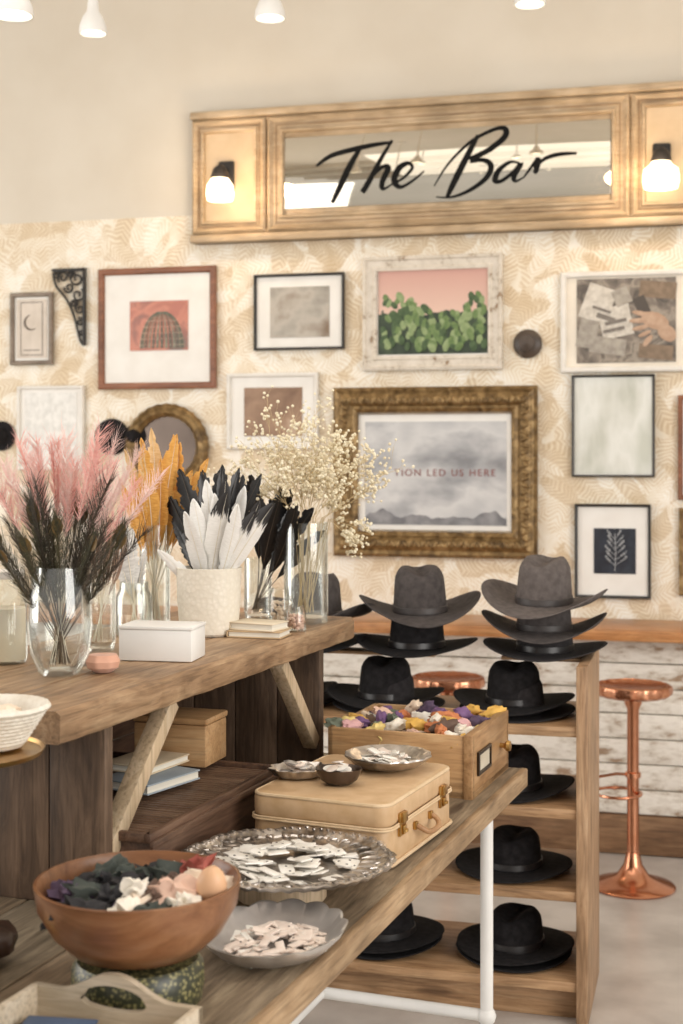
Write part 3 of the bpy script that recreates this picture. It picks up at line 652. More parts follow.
# dark ridged case beneath
cr = E('wooden_crate', LT(-.60, -1.0, TZ), TR, 'flat dark brown wooden crate with ridged top', 'crate')
b = B(); b.box((0, 0, .055), (.44, .58, .11), .004); b.box((.224, 0, .105), (.010, .60, .014), .003); b.box((.224, 0, .008), (.010, .60, .014), .003); b.ob('body', M_darkx, cr)
M_ridge = wood('ridged_slats', (84, 62, 48), (118, 92, 74), (148, 122, 100), 'x', .45)
b = B()
for i in range(36): b.box((0, -.277+.0158*i, .112), (.41, .0125, .007), .002)
b.ob('slatted_lid', M_ridge, cr)
b = B()
for s in (-1, 1): b.box((s*.215, 0, .116), (.014, .60, .018), .003); b.box((0, s*.292, .116), (.44, .014, .018), .003)
b.ob('rim', M_darkx, cr)
def book(loc, sz, rz, col, lab, grp, page=(232, 226, 212)):
    o = E('book', loc, rz, lab, 'book', grp); w, d, h = sz
    b = B(); b.box((0, 0, .0015), (w, d, .003), .0008); b.box((0, 0, h-.0015), (w, d, .003), .0008); b.box((-w/2+.0015, 0, h/2), (.003, d, h), .0008); b.ob('cover', mat('book_cover', col, None, 14, .6), o)
    b = B(); b.box((.001, 0, h/2), (w-.008, d-.006, h-.006)); b.ob('pages', mat('book_pages', page, tuple(k-18 for k in page), 4, .8, stretch=(1, 1, 60)), o, smooth=False)
GB = 'old books on the dark crate'
book(LT(-.56, -.96, TZ+.127), (.13, .17, .020), TR-.2, (150, 160, 168), 'thin blue-grey book on the dark crate', GB)
book(LT(-.60, -.90, TZ+.148), (.12, .15, .016), TR-.1, (206, 188, 160), 'cream clothbound book on other books', GB)
bx = E('storage_box', LT(-.60, -.74, TZ+.127), TR+.05, 'tan wooden box on the dark crate', 'box')
b = B(); b.box((0, 0, .045), (.17, .12, .09), .004); b.ob('body', M_drawer, bx); b = B(); b.box((0, 0, .098), (.175, .125, .014), .004); b.ob('lid', M_drawer, bx)

# suitcase
CH = .13
scs = E('suitcase', LT(-.180, -.768, TZ), TR-math.radians(3), 'vintage tan leather suitcase with brass clasps', 'suitcase')
M_tan = mat('tan_leather', (194, 160, 120), (208, 176, 138), 26, .5, 0, .06)
M_edge = mat('suitcase_edging', (206, 178, 140), (220, 194, 160), 20, .5)
b = B(); b.rbox((0, 0, .039), (.295, .39, .076), .03, .010); b.ob('base', M_tan, scs)
b = B(); b.rbox((0, 0, .1035), (.297, .392, .051), .03, .012); b.ob('lid', M_tan, scs)
def rrect(w, d, r, z):
    out = []
    for sx, sy, a0 in ((1, -1, -90), (1, 1, 0), (-1, 1, 90), (-1, -1, 180)):
        for k in range(7):
            a = math.radians(a0+15*k); out.append((sx*(w/2-r)+r*math.cos(a), sy*(d/2-r)+r*math.sin(a), z))
    out.append(out[0]); return out
b = B()
for z, r_ in ((.1235, .0042), (.008, .004), (.0765, .003), (.081, .0022)): b.tube(rrect(.290+.010*(z < .1), .385+.010*(z < .1), .029, z), r_, 8, cap=False)
b.ob('edging', M_edge, scs)
for y in (-.125, .115):
    b = B(); b.box((.151, y, .078), (.006, .034, .046), .002); b.box((.156, y, .091), (.007, .024, .020), .002); b.box((.156, y, .067), (.005, .016, .018), .002); b.lathe([(0, 0), (.007, 0), (.007, .005), (0, .006)], 12, (.157, y, .063)); b.ob('clasp', M_brass, scs)
b = B()
for y in (-.05, .04): b.box((.152, y, .056), (.008, .014, .016), .002)
b.ob('handle_mount', M_brass, scs)
b = B(); b.tube(catmull([(.155, -.05, .056), (.166, -.048, .050), (.175, -.035, .042), (.178, -.005, .040), (.175, .025, .042), (.166, .038, .050), (.155, .04, .056)]), .0055, 10); b.ob('handle', mat('handle_leather', (158, 118, 82), (176, 136, 98), 20, .5), scs)

# drawer box
dw = E('wooden_box', LT(-.215, -.19, TZ), TR, 'open oak box with dovetailed corners and dark label holder', 'box')
DW, DD, DH = .36, .35, .145
b = B()
b.box((0, 0, .008), (DW, DD, .012)); b.box((0, -DD/2+.007, DH/2), (DW, .014, DH), .002); b.box((0, DD/2-.007, DH/2), (DW, .014, DH), .002); b.box((-DW/2+.007, 0, DH/2), (.014, DD, DH), .002)
b.ob('body', M_drawer, dw)
b = B(); b.box((DW/2-.011, 0, DH/2), (.022, DD+.01, DH+.008), .003)
b.ob('front_panel', M_drawery, dw)
b = B()
for i in range(5): b.box((DW/2-.012, -DD/2-.0005, .018+.027*i), (.018, .003, .012))
b.ob('dovetails', M_drawery, dw, smooth=False)
b = B(); b.loops(.12, .055, [(0, 0), (0, .005), (.007, .006), (.008, 0)]); b.ob('label_holder', mat('dark_holder', (56, 44, 34), None, 9, .4, .6), dw, (DW/2+.001, -.08, .075), rz=math.pi/2)
b = B(); b.box((0, -.001, 0), (.104, .001, .040)); b.ob('paper_label', mat('aged_label', (196, 184, 162), (210, 200, 180), 20), dw, (DW/2+.001, -.08, .075), rz=math.pi/2, smooth=False)
b = B(); b.lathe([(.006, 0), (.006, .01), (.014, .018), (.012, .026), (0, .028)], 20); b.ob('knob', M_brass, dw, (DW/2, .09, .075), rot=(0, math.pi/2, 0))

def lump(r, sc, seed, amp=.35, freq=2.2, sub=3):
    b = B(); q = bmesh.ops.create_icosphere(b.bm, subdivisions=sub, radius=1)
    for v in q['verts']:
        n = noise.noise(v.co*freq+Vector((seed*7.3, seed, 0))); n2 = noise.noise(v.co*freq*2.7+Vector((0, seed*3.1, 5)))
        f = r*(1+amp*n+amp*.5*abs(n2)); v.co = Vector((v.co.x*f*sc[0], v.co.y*f*sc[1], v.co.z*f*sc[2]))
    return b
cols = [(232, 224, 210), (214, 168, 80), (112, 80, 122), (190, 116, 72), (228, 208, 186), (80, 62, 86), (210, 164, 164), (100, 108, 92), (238, 234, 226), (150, 74, 62), (34, 32, 34), (220, 196, 124), (58, 64, 58), (216, 180, 160), (96, 74, 62)]
cm = [mat('fabric_%s' % n, c, tuple(min(255, k+18) for k in c), 18, .75, 0, .2) for n, c in zip(['ivory', 'mustard', 'purple', 'rust', 'cream', 'plum', 'pink', 'sage', 'white', 'red', 'black', 'straw', 'bottle', 'blush', 'brown'], cols)]
pick = [0, 8, 4, 8, 1, 2, 3, 1, 2, 4, 6, 5, 11, 14, 13, 3, 0, 5, 14, 7]
for i in range(66):
    gx, gy = i % 11, i//11
    x = -.31/2+.31*gx/10+R.uniform(-.01, .01); y = -.29/2+.29*gy/5+R.uniform(-.012, .012)
    r = R.uniform(.015, .023); q = LT(-.22+x*.97, -.19+y*.97, TZ+.114+R.uniform(0, .034))
    lump(r, (1.5, .8, .8), i, .6, 2.4).ob('ribbon_bundle', cm[R.choice(pick)], None, q, R.uniform(0, 6), 'crumpled ribbon bundle piled in the open box', 'ribbon', 'ribbon bundles in the open box', ang=70, rot=(R.uniform(-.4, .4), R.uniform(-.5, .5), R.uniform(0, 6)))
b = B(); b.box((0, 0, 0), (.325, .315, .07), .02); b.ob('folded_cloth', cm[14], None, LT(-.217, -.19, TZ+.055), TR, 'folded brown cloth lining the open box', 'cloth')

# ---- dishes on suitcase ----
ZS = TZ+CH+.0005
def tile_mesh(w, d, h, pips, m=M_bone, pr=.0025):
    b = B(); b.box((0, 0, h/2), (w, d, h), .001, 0)
    for (x, y) in pips: b.lathe([(0, h+.0006), (pr, h+.0004), (pr, h-.001)], 10, (x, y, 0), 1)
    return b.mesh('tile', [m, M_pip])
TM = [tile_mesh(.044, .028, .003, [(-.013, -.005), (.008, .005)]), tile_mesh(.044, .028, .003, [(-.012, 0), (.012, .004)]), tile_mesh(.042, .024, .003, []), tile_mesh(.030, .013, .003, [], M_bonepk), tile_mesh(.036, .016, .003, [(.012, 0)], M_bonepk, .0016), tile_mesh(.034, .010, .003, [], M_bone), tile_mesh(.048, .03, .003, [(-.015, .006), (.013, -.002)])]
def scatter(c, rx, ry, n, z0, ids, name, lab, cat, grp, zr=.02, tilt=.25, sc=1):
    for i in range(n):
        a = R.uniform(0, 6.28); r = math.sqrt(R.random())
        o = mk(name, R.choice([TM[k] for k in ids]), None, (c.x+rx*r*math.cos(a), c.y+ry*r*math.sin(a), z0+zr*(1-r*r)*R.uniform(.3, 1)), 0, lab, cat, grp, rot=(R.uniform(-tilt, tilt), R.uniform(-tilt, tilt), R.uniform(0, 6.28))); o.scale = (sc,)*3
c = at_z(388, 768, ZS)
b = B(); b.lathe([(0, .003), (.03, .003), (.034, 0), (.036, .004), (.065, .012), (.085, .030), (.092, .032), (.093, .029), (.068, .008), (.036, 0)], 64, wob=lambda r, z, a: (r*(1+.02*(r/.09)**3*math.cos(14*a)), z))
b.ob('silver_dish', M_silver, None, (c.x, c.y, ZS), 0, 'scalloped silver dish of bone tiles on the suitcase', 'dish')
scatter(c, .055, .055, 34, ZS+.014, (2, 4, 5), 'bone_tag', 'small ivory bone tag piled in the silver dish', 'tag', 'bone tags in the silver dish', .028, .4, .95)
c = at_z(339, 784, ZS)
b = B(); b.lathe([(0, 0), (.022, 0), (.036, .010), (.045, .030), (.046, .033), (.042, .031), (.034, .013), (.02, .005), (0, .004)], 36, sx=1.05, sy=.85); b.ob('small_bowl', mat('dark_bowl_metal', (70, 60, 54), (104, 92, 84), 14, .3, .8), None, (c.x, c.y, ZS), .2, 'small dark metal bowl with shell buttons', 'bowl')
for i in range(9):
    a = i*1.05; rr_ = .020 if i < 6 else .007
    b = B(); b.lathe([(0, .0), (.012, .001), (.013, .003), (0, .004)], 16); b.ob('shell_button', M_bone if i % 2 else M_bonepk, None, (c.x+rr_*math.cos(a), c.y+.8*rr_*math.sin(a), ZS+.022+.0025*i), 0, 'round shell button in the small bowl', 'button', 'shell buttons', rot=(R.uniform(-.4, .4), R.uniform(-.4, .4), 0))
c = at_z(299, 776, ZS)
b = B(); b.lathe([(0, .002), (.03, .002), (.046, .008), (.058, .020), (.060, .019), (.046, .002), (0, 0)], 60, sx=1.05, sy=.85, wob=lambda r, z, a: (r*(1+.05*(r/.05)**3*math.cos(10*a)), z)); b.ob('trinket_dish', M_silver, None, (c.x, c.y, ZS), .5, 'small scalloped silver trinket dish on the suitcase', 'dish')
for i in range(7):
    b = B(); b.lathe([(0, 0), (.016, .002), (.018, .006), (.010, .009), (0, .006)], 20, sx=1, sy=.7); b.ob('sea_shell', M_bonepk if i % 2 else M_pewter, None, (c.x+R.uniform(-.03, .03), c.y+R.uniform(-.018, .018), ZS+.006+.003*i), 0, 'small flat shell in the trinket dish', 'shell', 'shells in the trinket dish', rot=(R.uniform(-.3, .3), R.uniform(-.3, .3), R.uniform(0, 3)))

# ---- large silver tray on stand ----
c = at_z(288, 868, .851)
b = B(); b.lathe([(0, 0), (.08, 0), (.083, .004), (.083, .044), (.08, .048), (0, .048)], 48, sx=1, sy=.9); b.ob('wooden_stand', M_pale, None, (c.x-.01, c.y-.01, TZ+.001), 0, 'round light wood stand under the silver tray', 'stand')
def rimw(r, z, a):
    k = (r/.19)**6; m_ = abs(math.cos(4*a))**.7
    return (r*(1+.045*k*(m_-.5)+.010*k*math.cos(32*a)), z+.003*k*m_+.0012*(r/.19)**2*math.cos(48*a)*(1 if r > .13 else 0))
b = B(); b.lathe([(0, .004), (.11, .004), (.125, .007), (.128, .010), (.131, .009), (.145, .013), (.160, .013), (.163, .016), (.166, .015), (.180, .021), (.189, .023), (.193, .021), (.186, .013), (.15, .006), (.13, 0), (0, 0)], 256, wob=rimw)
for i in range(80):
    a = 2*math.pi*i/80; r, z = rimw(.184, .0225, a); b.ball((r*math.cos(a), r*math.sin(a), z), .0046, 1, 0, (1.4, .8, .7), RX3(a+.6, 'Z'))
for i in range(32):
    a = 2*math.pi*i/32; b.tube([(x_*math.cos(a+d_), x_*math.sin(a+d_), .0172) for x_, d_ in ((.134, 0), (.144, .04), (.158, .06), (.168, .02), (.160, -.03), (.152, .0))], [.001, .0022, .0028, .0022, .0018, .001], 6)
b.ob('silver_tray', M_silver, None, (c.x, c.y, .850), .1, 'large round dark silver tray with ornate scalloped rim', 'tray')
scatter(c, .122, .122, 70, .857, (0, 1, 0, 6, 2, 2), 'bone_tag', 'flat ivory tag with black dots on the silver tray', 'tag', 'dotted tags on the silver tray', .03, .22, .95)
# ---- scalloped pewter dish ----
c = at_z(275, 944, TZ+.012)
b = B(); b.lathe([(0, .003), (.05, .003), (.07, .007), (.09, .018), (.108, .036), (.112, .036), (.108, .028), (.09, .010), (.05, 0), (0, 0)], 168, sx=.97, sy=1.22, wob=lambda r, z, a: (r*(1+.05*(r/.11)**3*abs(math.cos(7*a))), z+.004*(r/.11)**3*abs(math.cos(7*a))))
b.ob('pewter_dish', M_pewter, None, (c.x, c.y, TZ+.001), TR, 'scalloped pewter dish of small pale tags', 'dish')
scatter(c, .075, .10, 96, TZ+.011, (3, 4, 3, 5), 'bone_tag', 'small blush bone tag piled in the pewter dish', 'tag', 'bone tags in the pewter dish', .018, .25, 1.05)

# ---- wooden bowl on patterned pot ----
c = LT(-.187, -1.697, TZ)
def speck():
    m, nt, b = base('speckled_green_glaze'); v = coords(nt); n = N(nt, 'ShaderNodeTexVoronoi', Scale=150.0); nt.links.new(v, n.inputs['Vector'])
    r = ramp(nt, [(.0, (176, 168, 120)), (.3, (128, 122, 80)), (.5, (62, 64, 44)), (1, (42, 44, 34))], n.outputs['Distance']); nt.links.new(r.outputs[0], b.inputs['Base Color']); b.inputs['Roughness'].default_value = .35; return m
b = B(); b.lathe([(0, 0), (.088, 0), (.094, .008), (.097, .03), (.096, .055), (.088, .066), (.06, .068), (0, .068)], 48); b.ob('patterned_pot', speck(), None, c, 0, 'dark green speckled pedestal pot under the wooden bowl', 'pot')
b = B(); b.lathe([(0, 0), (.06, 0), (.095, .012), (.125, .04), (.145, .075), (.150, .106), (.1505, .110), (.146, .111), (.142, .104), (.134, .075), (.115, .045), (.08, .022), (0, .016)], 64); b.ob('wooden_bowl', M_bowl, None, c+Vector((0, 0, .069)), 0, 'large turned walnut bowl holding fabric scraps', 'bowl')
bz = TZ+.069
rr = random.Random(77)
for i in range(34):
    a = i*2.4; r_ = .112*math.sqrt((i+.5)/34); x, y = r_*math.cos(a), r_*math.sin(a)
    ci = rr.choice([10, 10, 10, 12, 10, 5]) if x < .0 else rr.choice([4, 8, 13, 9, 0, 10, 12, 13, 14])
    lump(rr.uniform(.020, .030), (1.3, .8, .7), i+50, .9, 3.0).ob('fabric_scrap', cm[ci], None, (c.x+x, c.y+y, bz+.082+rr.uniform(-.004, .022)-.01*(r_/.1)), 0, 'crumpled fabric scrap in the wooden bowl', 'fabric', 'fabric scraps in the wooden bowl', ang=50, rot=(rr.uniform(-.6, .6), rr.uniform(-.6, .6), rr.uniform(0, 6)))
b = B(); b.box((0, 0, 0), (.13, .13, .05), .02); b.ob('folded_cloth', cm[10], None, (c.x, c.y, bz+.052), 0, 'folded dark cloth under the fabric scraps', 'cloth')
b = B(); b.lathe([(0, -.026), (.012, -.023), (.021, -.008), (.022, .006), (.016, .022), (.007, .031), (0, .033)], 28); b.ob('wooden_egg', mat('peach_egg', (218, 170, 130), (228, 184, 146), 6, .4), None, (c.x+.118, c.y-.012, bz+.112), 0, 'smooth peach wooden egg in the bowl', 'egg', rot=(.3, .2, 0))

# ---- handled tray ----
tr = E('handled_tray', LT(-.155, -1.96, TZ), TR, 'pale wooden tray with cut out handles', 'tray')
TW, TD = .26, .29
b = B(); b.box((0, 0, .005), (TW, TD, .01)); b.ob('base', M_traywood, tr)
def side_handle(y):
    b = B(); n = 36
    def topz(x): return .058+.030*(0.5+0.5*math.cos(min(1, abs(x)/.09)*math.pi))
    xs = [-TW/2+TW*i/n for i in range(n+1)]
    hw = .050
    for x0, x1 in zip(xs[:-1], xs[1:]):
        xm = (x0+x1)/2
        z1a, z1b = topz(x0), topz(x1)
        def prism(z0a, z0b, za, zb):
            v = [b.bm.verts.new(p) for p in ((x0, -.006, z0a), (x1, -.006, z0b), (x1, -.006, zb), (x0, -.006, za), (x0, .006, z0a), (x1, .006, z0b), (x1, .006, zb), (x0, .006, za))]
            for f in ((0, 1, 2, 3), (7, 6, 5, 4), (3, 2, 6, 7), (0, 4, 5, 1)): b.bm.faces.new([v[k] for k in f])
        if abs(xm) < hw:
            def arc(x): return math.sqrt(max(0, 1-(x/hw)**2))
            prism(0, 0, .048-.010*arc(x0), .048-.010*arc(x1)); prism(.052+.020*arc(x0), .052+.020*arc(x1), z1a, z1b)
        else: prism(0, 0, z1a, z1b)
    bmesh.ops.remove_doubles(b.bm, verts=b.bm.verts, dist=.0001)
    b.ob('handle_side', M_traywood, tr, (0, y, 0), smooth=False)
side_handle(TD/2-.006); side_handle(-TD/2+.006)
for s in (-1, 1):
    b = B(); b.box((s*(TW/2-.005), 0, .030), (.01, TD-.02, .060), .002); b.ob('long_side', M_traywood, tr)
book(LT(-.20, -1.93, TZ+.011), (.10, .15, .022), TR+.2, (74, 92, 120), 'small blue notebook in the wooden tray', 'notebooks in the tray')
book(LT(-.10, -1.94, TZ+.011), (.07, .14, .014), TR-.1, (186, 150, 124), 'small tan notebook in the wooden tray', 'notebooks in the tray')
lump(.05, (1.3, 1.0, .7), 91, .3).ob('leather_pouch', mat('dark_leather', (50, 34, 26), (70, 48, 36), 10, .4), None, LT(-.50, -1.66, TZ+.038), 0, 'dark brown leather pouch resting on the table', 'pouch')

# ---- brass stand with woven basket ----
bs_ = E('brass_stand', LT(-.47, -1.74, TZ), TR, 'tall brass pedestal tray stand holding a woven basket', 'stand')
b = B(); b.lathe([(0, 0), (.06, 0), (.062, .006), (.02, .016), (.008, .03), (.008, .344), (.02, .348), (0, .349)], 32); b.ob('pedestal', M_brass, bs_)
b = B(); b.lathe([(0, .352), (.124, .352), (.128, .357), (.130, .357), (.126, .349), (0, .349)], 48); b.ob('plate', M_brass, bs_)
def weave(r, z, a): return (r*(1+.018*math.sin(36*a+z*600)), z)
M_basket = mat('white_wicker', (216, 206, 190), (236, 230, 218), 40, .8, 0, .3)
b = B(); prof = [(0, .002), (.05, .0)]
for i in range(9): prof += [(.052+.031*i/8, .004+.048*i/8), (.0565+.031*i/8, .007+.048*i/8)]
prof += [(.091, .058), (.088, .064), (.080, .058), (.05, .01), (0, .008)]
b.lathe(prof, 96, wob=weave); b.ob('woven_basket', M_basket, None, LT(-.44, -1.70, TZ+.357), 0, 'small white woven wicker basket on a brass stand', 'basket')
for i in range(5):
    lump(.024, (1, .8, .5), 130+i, .4).ob('ribbon_bundle', cm[[0, 4, 13, 8, 0][i]], None, LT(-.44+.035*math.cos(i*1.3), -1.70+.035*math.sin(i*1.3), TZ+.357+.045), 0, 'pale ribbon bundle inside the woven basket', 'ribbon', 'ribbons in the basket')

# ================= RISER ITEMS =================
def vase(prof, c, mats, name, lab, cat, seg=48, sx=1, sy=1, wob=None):
    b = B(); b.lathe(prof, seg, sx=sx, sy=sy, wob=wob); return b.ob(name, mats, None, c, 0, lab, cat)
Z = RZ+.001
def rp(u, v): p = at_z(u, v, Z); return p
pv = rp(60, 674)
vase([(0, .010), (.030, .010), (.034, 0), (.040, .004), (.056, .04), (.062, .09), (.058, .15), (.050, .205), (.048, .206), (.055, .15), (.058, .09), (.052, .045), (.034, .014), (0, .012)], pv, M_glass, 'glass_vase', 'rounded clear glass vase holding peacock feathers', 'vase')
cj = rp(4, 662)
jar = E('candle_jar', cj, 0, 'lidded cream candle in a frosted glass jar', 'candle')
b = B(); b.lathe([(0, 0), (.044, 0), (.047, .01), (.047, .14), (.036, .155), (.036, .17)], 36); b.ob('glass_jar', M_glass2, jar)
b = B(); b.lathe([(0, .006), (.043, .006), (.043, .11), (0, .11)], 36); b.ob('wax', mat('cream_wax', (236, 226, 206), None, 5, .5), jar)
b = B(); b.lathe([(.038, .17), (.04, .172), (.04, .185), (0, .188)], 36); b.ob('lid', M_bone, jar)
pg = rp(101, 650)
vase([(0, .006), (.028, .006), (.029, 0), (.031, .02), (.032, .15), (.0305, .151), (.0295, .02), (.02, .01), (0, .008)], pg, M_glass, 'glass_vase', 'slim glass tumbler with pheasant feathers', 'vase')
cpk = rp(103, 672)
b = B(); b.lathe([(0, .004), (.016, 0), (.032, .010), (.035, .022), (.028, .034), (.012, .036), (0, .032)], 48, wob=lambda r, z, a: (r*(1-.07*abs(math.sin(4*a))), z)); b.ob('coral_pincushion', mat('coral_velvet', (210, 156, 130), (222, 172, 148), 14, .8, sheen=.2), None, cpk, 0, 'small coral ribbed pincushion beside glass vase', 'pincushion')
wb = rp(157, 660)
wx = E('white_box', (wb.x, wb.y+.03, Z), TR-.25+math.radians(24), 'low white painted wooden box', 'box')
b = B(); b.box((0, 0, .032), (.155, .10, .064), .003); b.ob('body', M_white, wx); b = B(); b.box((0, 0, .0675), (.158, .103, .007), .002); b.ob('lid', M_white, wx)
mj = rp(134, 636)
vase([(0, .006), (.034, .006), (.038, 0), (.043, .01), (.043, .09), (.034, .108), (.033, .125), (.0315, .125), (.033, .106), (.0405, .09), (.0405, .012), (0, .009)], mj, M_glass2, 'glass_jar', 'clear mason jar with silvery feathers', 'jar')
ov = rp(155, 628)
vase([(0, .012), (.033, .012), (.036, 0), (.0365, .01), (.0375, .25), (.0355, .25), (.0345, .02), (0, .016)], ov, M_glass, 'glass_vase', 'tall cylinder glass vase with ochre feathers', 'vase')
cp = rp(209, 634)
def potm():
    m, nt, b = base('cream_ceramic'); v = coords(nt, (1, 1, 1)); n = N(nt, 'ShaderNodeTexVoronoi', Scale=95.0); nt.links.new(v, n.inputs['Vector'])
    r = ramp(nt, [(0, (236, 229, 215)), (.6, (228, 220, 204))], n.outputs['Distance']); nt.links.new(r.outputs[0], b.inputs['Base Color']); b.inputs['Roughness'].default_value = .45
    bp = N(nt, 'ShaderNodeBump', Strength=.35, Distance=.003); nt.links.new(n.outputs['Distance'], bp.inputs['Height']); nt.links.new(bp.outputs[0], b.inputs['Normal']); return m
vase([(0, 0), (.062, 0), (.068, .006), (.074, .08), (.076, .150), (.077, .156), (.072, .157), (.070, .15), (.066, .02), (0, .012)], cp, potm(), 'ceramic_pot', 'cream textured ceramic pot with white and black feathers', 'pot')
bg = rp(258, 618)
vase([(0, .008), (.032, .008), (.034, 0), (.036, .02), (.036, .155), (.034, .155), (.034, .02), (0, .012)], bg, M_glass, 'glass_vase', 'glass tumbler holding glossy black feathers', 'vase')
fv = rp(306, 622)
vase([(0, .014), (.050, .014), (.055, 0), (.056, .02), (.055, .25), (.053, .25), (.053, .024), (0, .02)], fv, M_glass, 'glass_vase', 'wide cylinder glass vase with dried flowers', 'vase')
for (u, v, r, h, cfill) in ((281, 622, .030, .085, cm[4]), (296, 631, .024, .06, cm[13])):
    q = rp(u, v); j = E('glass_jar', q, 0, 'small clear glass jar filled with pale beads', 'jar', 'small filled jars')
    b = B(); b.lathe([(0, .003), (r*.9, .003), (r*.95, 0), (r, .006), (r, h*.8), (r*.8, h*.93), (r*.8, h), (r*.75, h)], 32); b.ob('glass', M_glass2, j)
    b = B()
    for i in range(60):
        a = R.uniform(0, 6.28); rr_ = r*.8*math.sqrt(R.random()); b.ball((rr_*math.cos(a), rr_*math.sin(a), .008+R.random()*h*.5), .0055, 1)
    o = b.ob('beads', cfill, j); o['kind'] = 'stuff'
GB2 = 'small books on the riser shelf'
q = rp(259, 636)
book((q.x, q.y, Z), (.13, .085, .016), TR+.1, (186, 160, 126), 'small tan book lying on the riser shelf', GB2)
book((q.x, q.y, Z+.0165), (.115, .08, .018), TR-.1, (216, 202, 178), 'small cream book stacked on a tan book', GB2)

# ---- feathers ----
def vane_mesh(L, w, s0, mats, bend=.05, split=.06, seed=0, n=44, tipp=1.0, rag=0.0):
    rr = random.Random(seed); b = B(); ph = rr.uniform(0, 6)
    for side in (-1, 1):
        inner = []; outer = []; notch = 0
        for i in range(n+1):
            s = i/n; zz = L*(s0+(1-s0)*s)
            prof = min(1, (s*4)**.7)*(max(0, 1-s**(3.6*tipp)))**.75*(.85+.22*math.sin(math.pi*s))
            hw = w/2*prof*(.75 if side < 0 else 1.1)*(1+.03*math.sin(s*13+ph))
            if rr.random() < split and .1 < s < .9: notch = 2
            if notch: hw *= .72; notch -= 1
            if rag: hw *= 1-rag*rr.random()
            t = zz/L; bx = bend*t*t
            inner.append((bx, 0, zz)); outer.append((bx+side*hw, -.14*hw+.015*w*math.sin(s*9+ph), min(L*1.005, zz+hw*.9)))
        mid = [tuple((a[k]+c[k])/2+(0, .05*w, 0)[k] for k in range(3)) for a, c in zip(inner, outer)]
        b.grid([inner, mid, outer], False)
    return b.mesh('vane', mats, ang=80, recalc=False)
def fluff_mesh(L, w, s0, mats, bend=.05, nb=150, seed=0, bl=.0007, up0=1.2, up1=2.6, eye=False):
    rr = random.Random(seed); b = B(); bm_ = b.bm
    for i in range(nb):
        s = i/nb+rr.uniform(-.01, .01); t = s0+(1-s0)*s; z = L*t; bx = bend*t*t
        prof = .55+.45*math.sin(math.pi*min(1, (.15+.7*s)))
        for side in (-1, 1):
            if rr.random() < .25: continue
            ln = w/2*prof*rr.uniform(.25, 1.2); ay = rr.uniform(-.8, .8); up = rr.uniform(up0, up1); wd = bl*rr.uniform(.7, 1.4)
            P = [Vector((bx, 0, z)), Vector((bx+side*ln*rr.uniform(.3, .6), ay*ln*.45, z+ln*up*.5)), Vector((bx+side*ln*rr.uniform(.6, 1.15), ay*ln, z+ln*up*rr.uniform(.7, 1.2)))]
            up_ = Vector((side*.8, .3, -.5))*wd
            v = [bm_.verts.new(p) for p in (P[0]-up_, P[0]+up_, P[1]+up_, P[1]-up_, P[2])]
            bm_.faces.new((v[0], v[3], v[2], v[1])); bm_.faces.new((v[3], v[4], v[2]))
    if eye:
        c = Vector((bend*.9, -.002, L*.93))
        for k, (r, y) in enumerate(((.021, 0), (.014, -.0015), (.008, -.003))):
            vs = [bm_.verts.new((c.x+r*.8*math.cos(a), y-.001, c.z+r*1.15*math.sin(a))) for a in [2*math.pi*j/20 for j in range(20)]]
            f = bm_.faces.new(vs); f.material_index = k+1
    return b.mesh('plume', mats, ang=80, recalc=False)
def quill_mesh(L, bend, m, r=.0016):
    b = B(); b.tube([(bend*(i/8)**2, 0, L*i/8) for i in range(9)], [r*(1-.8*i/8) for i in range(9)], 6); return b.mesh('quill', m)
def fmat(name, c1, c2, tip=None, rough=.6, tf=.62, base_c=None):
    m, nt, b = base(name); v = coords(nt, (60, 60, 260)); n = N(nt, 'ShaderNodeTexNoise', Scale=1.0, Detail=3); nt.links.new(v, n.inputs['Vector'])
    r = ramp(nt, [(.3, c1), (.7, c2)], n.outputs['Fac']); col = r.outputs[0]
    if tip:
        v0 = coords(nt, (1, 1, 1), 'Generated'); sx = nt.nodes.new('ShaderNodeSeparateXYZ'); nt.links.new(v0, sx.inputs[0])
        n4 = N(nt, 'ShaderNodeTexNoise', Scale=6.0); nt.links.new(v0, n4.inputs['Vector'])
        ad = N(nt, 'ShaderNodeMath', operation='MULTIPLY_ADD'); ad.inputs[1].default_value = .4; nt.links.new(n4.outputs['Fac'], ad.inputs[0]); nt.links.new(sx.outputs[2], ad.inputs[2])
        rt = ramp(nt, [(tf+.2, (0, 0, 0)), (min(1, tf+.27), (255, 255, 255))], ad.outputs[0]); mx = nt.nodes.new('ShaderNodeMix'); mx.data_type = 'RGBA'
        nt.links.new(rt.outputs[0], mx.inputs[0]); nt.links.new(col, mx.inputs[6]); mx.inputs[7].default_value = lin(tip); col = mx.outputs[2]
    nt.links.new(col, b.inputs['Base Color']); b.inputs['Roughness'].default_value = rough
    return m
F_or = fmat('ochre_feather', (208, 144, 60), (234, 178, 92)); F_or2 = fmat('tan_feather', (212, 168, 108), (232, 196, 144))
F_wh = fmat('white_feather', (236, 234, 229), (248, 246, 242)); F_whb = fmat('white_black_tip_feather', (236, 233, 227), (248, 245, 240), (40, 37, 37), tf=.68)
F_bk = fmat('black_feather', (14, 14, 15), (30, 29, 31), None, .35)
F_pk = fmat('pink_plume', (228, 162, 152), (242, 192, 182)); F_pk2 = fmat('pale_pink_plume', (236, 196, 186), (245, 218, 210))
F_pc = fmat('peacock_herl', (54, 56, 42), (96, 92, 66), None, .4); F_pc2 = fmat('dark_plume', (46, 42, 36), (84, 72, 58))
F_ph = fmat('pheasant_feather', (110, 84, 68), (172, 140, 116)); F_sv = fmat('silver_feather', (186, 183, 178), (222, 219, 214))
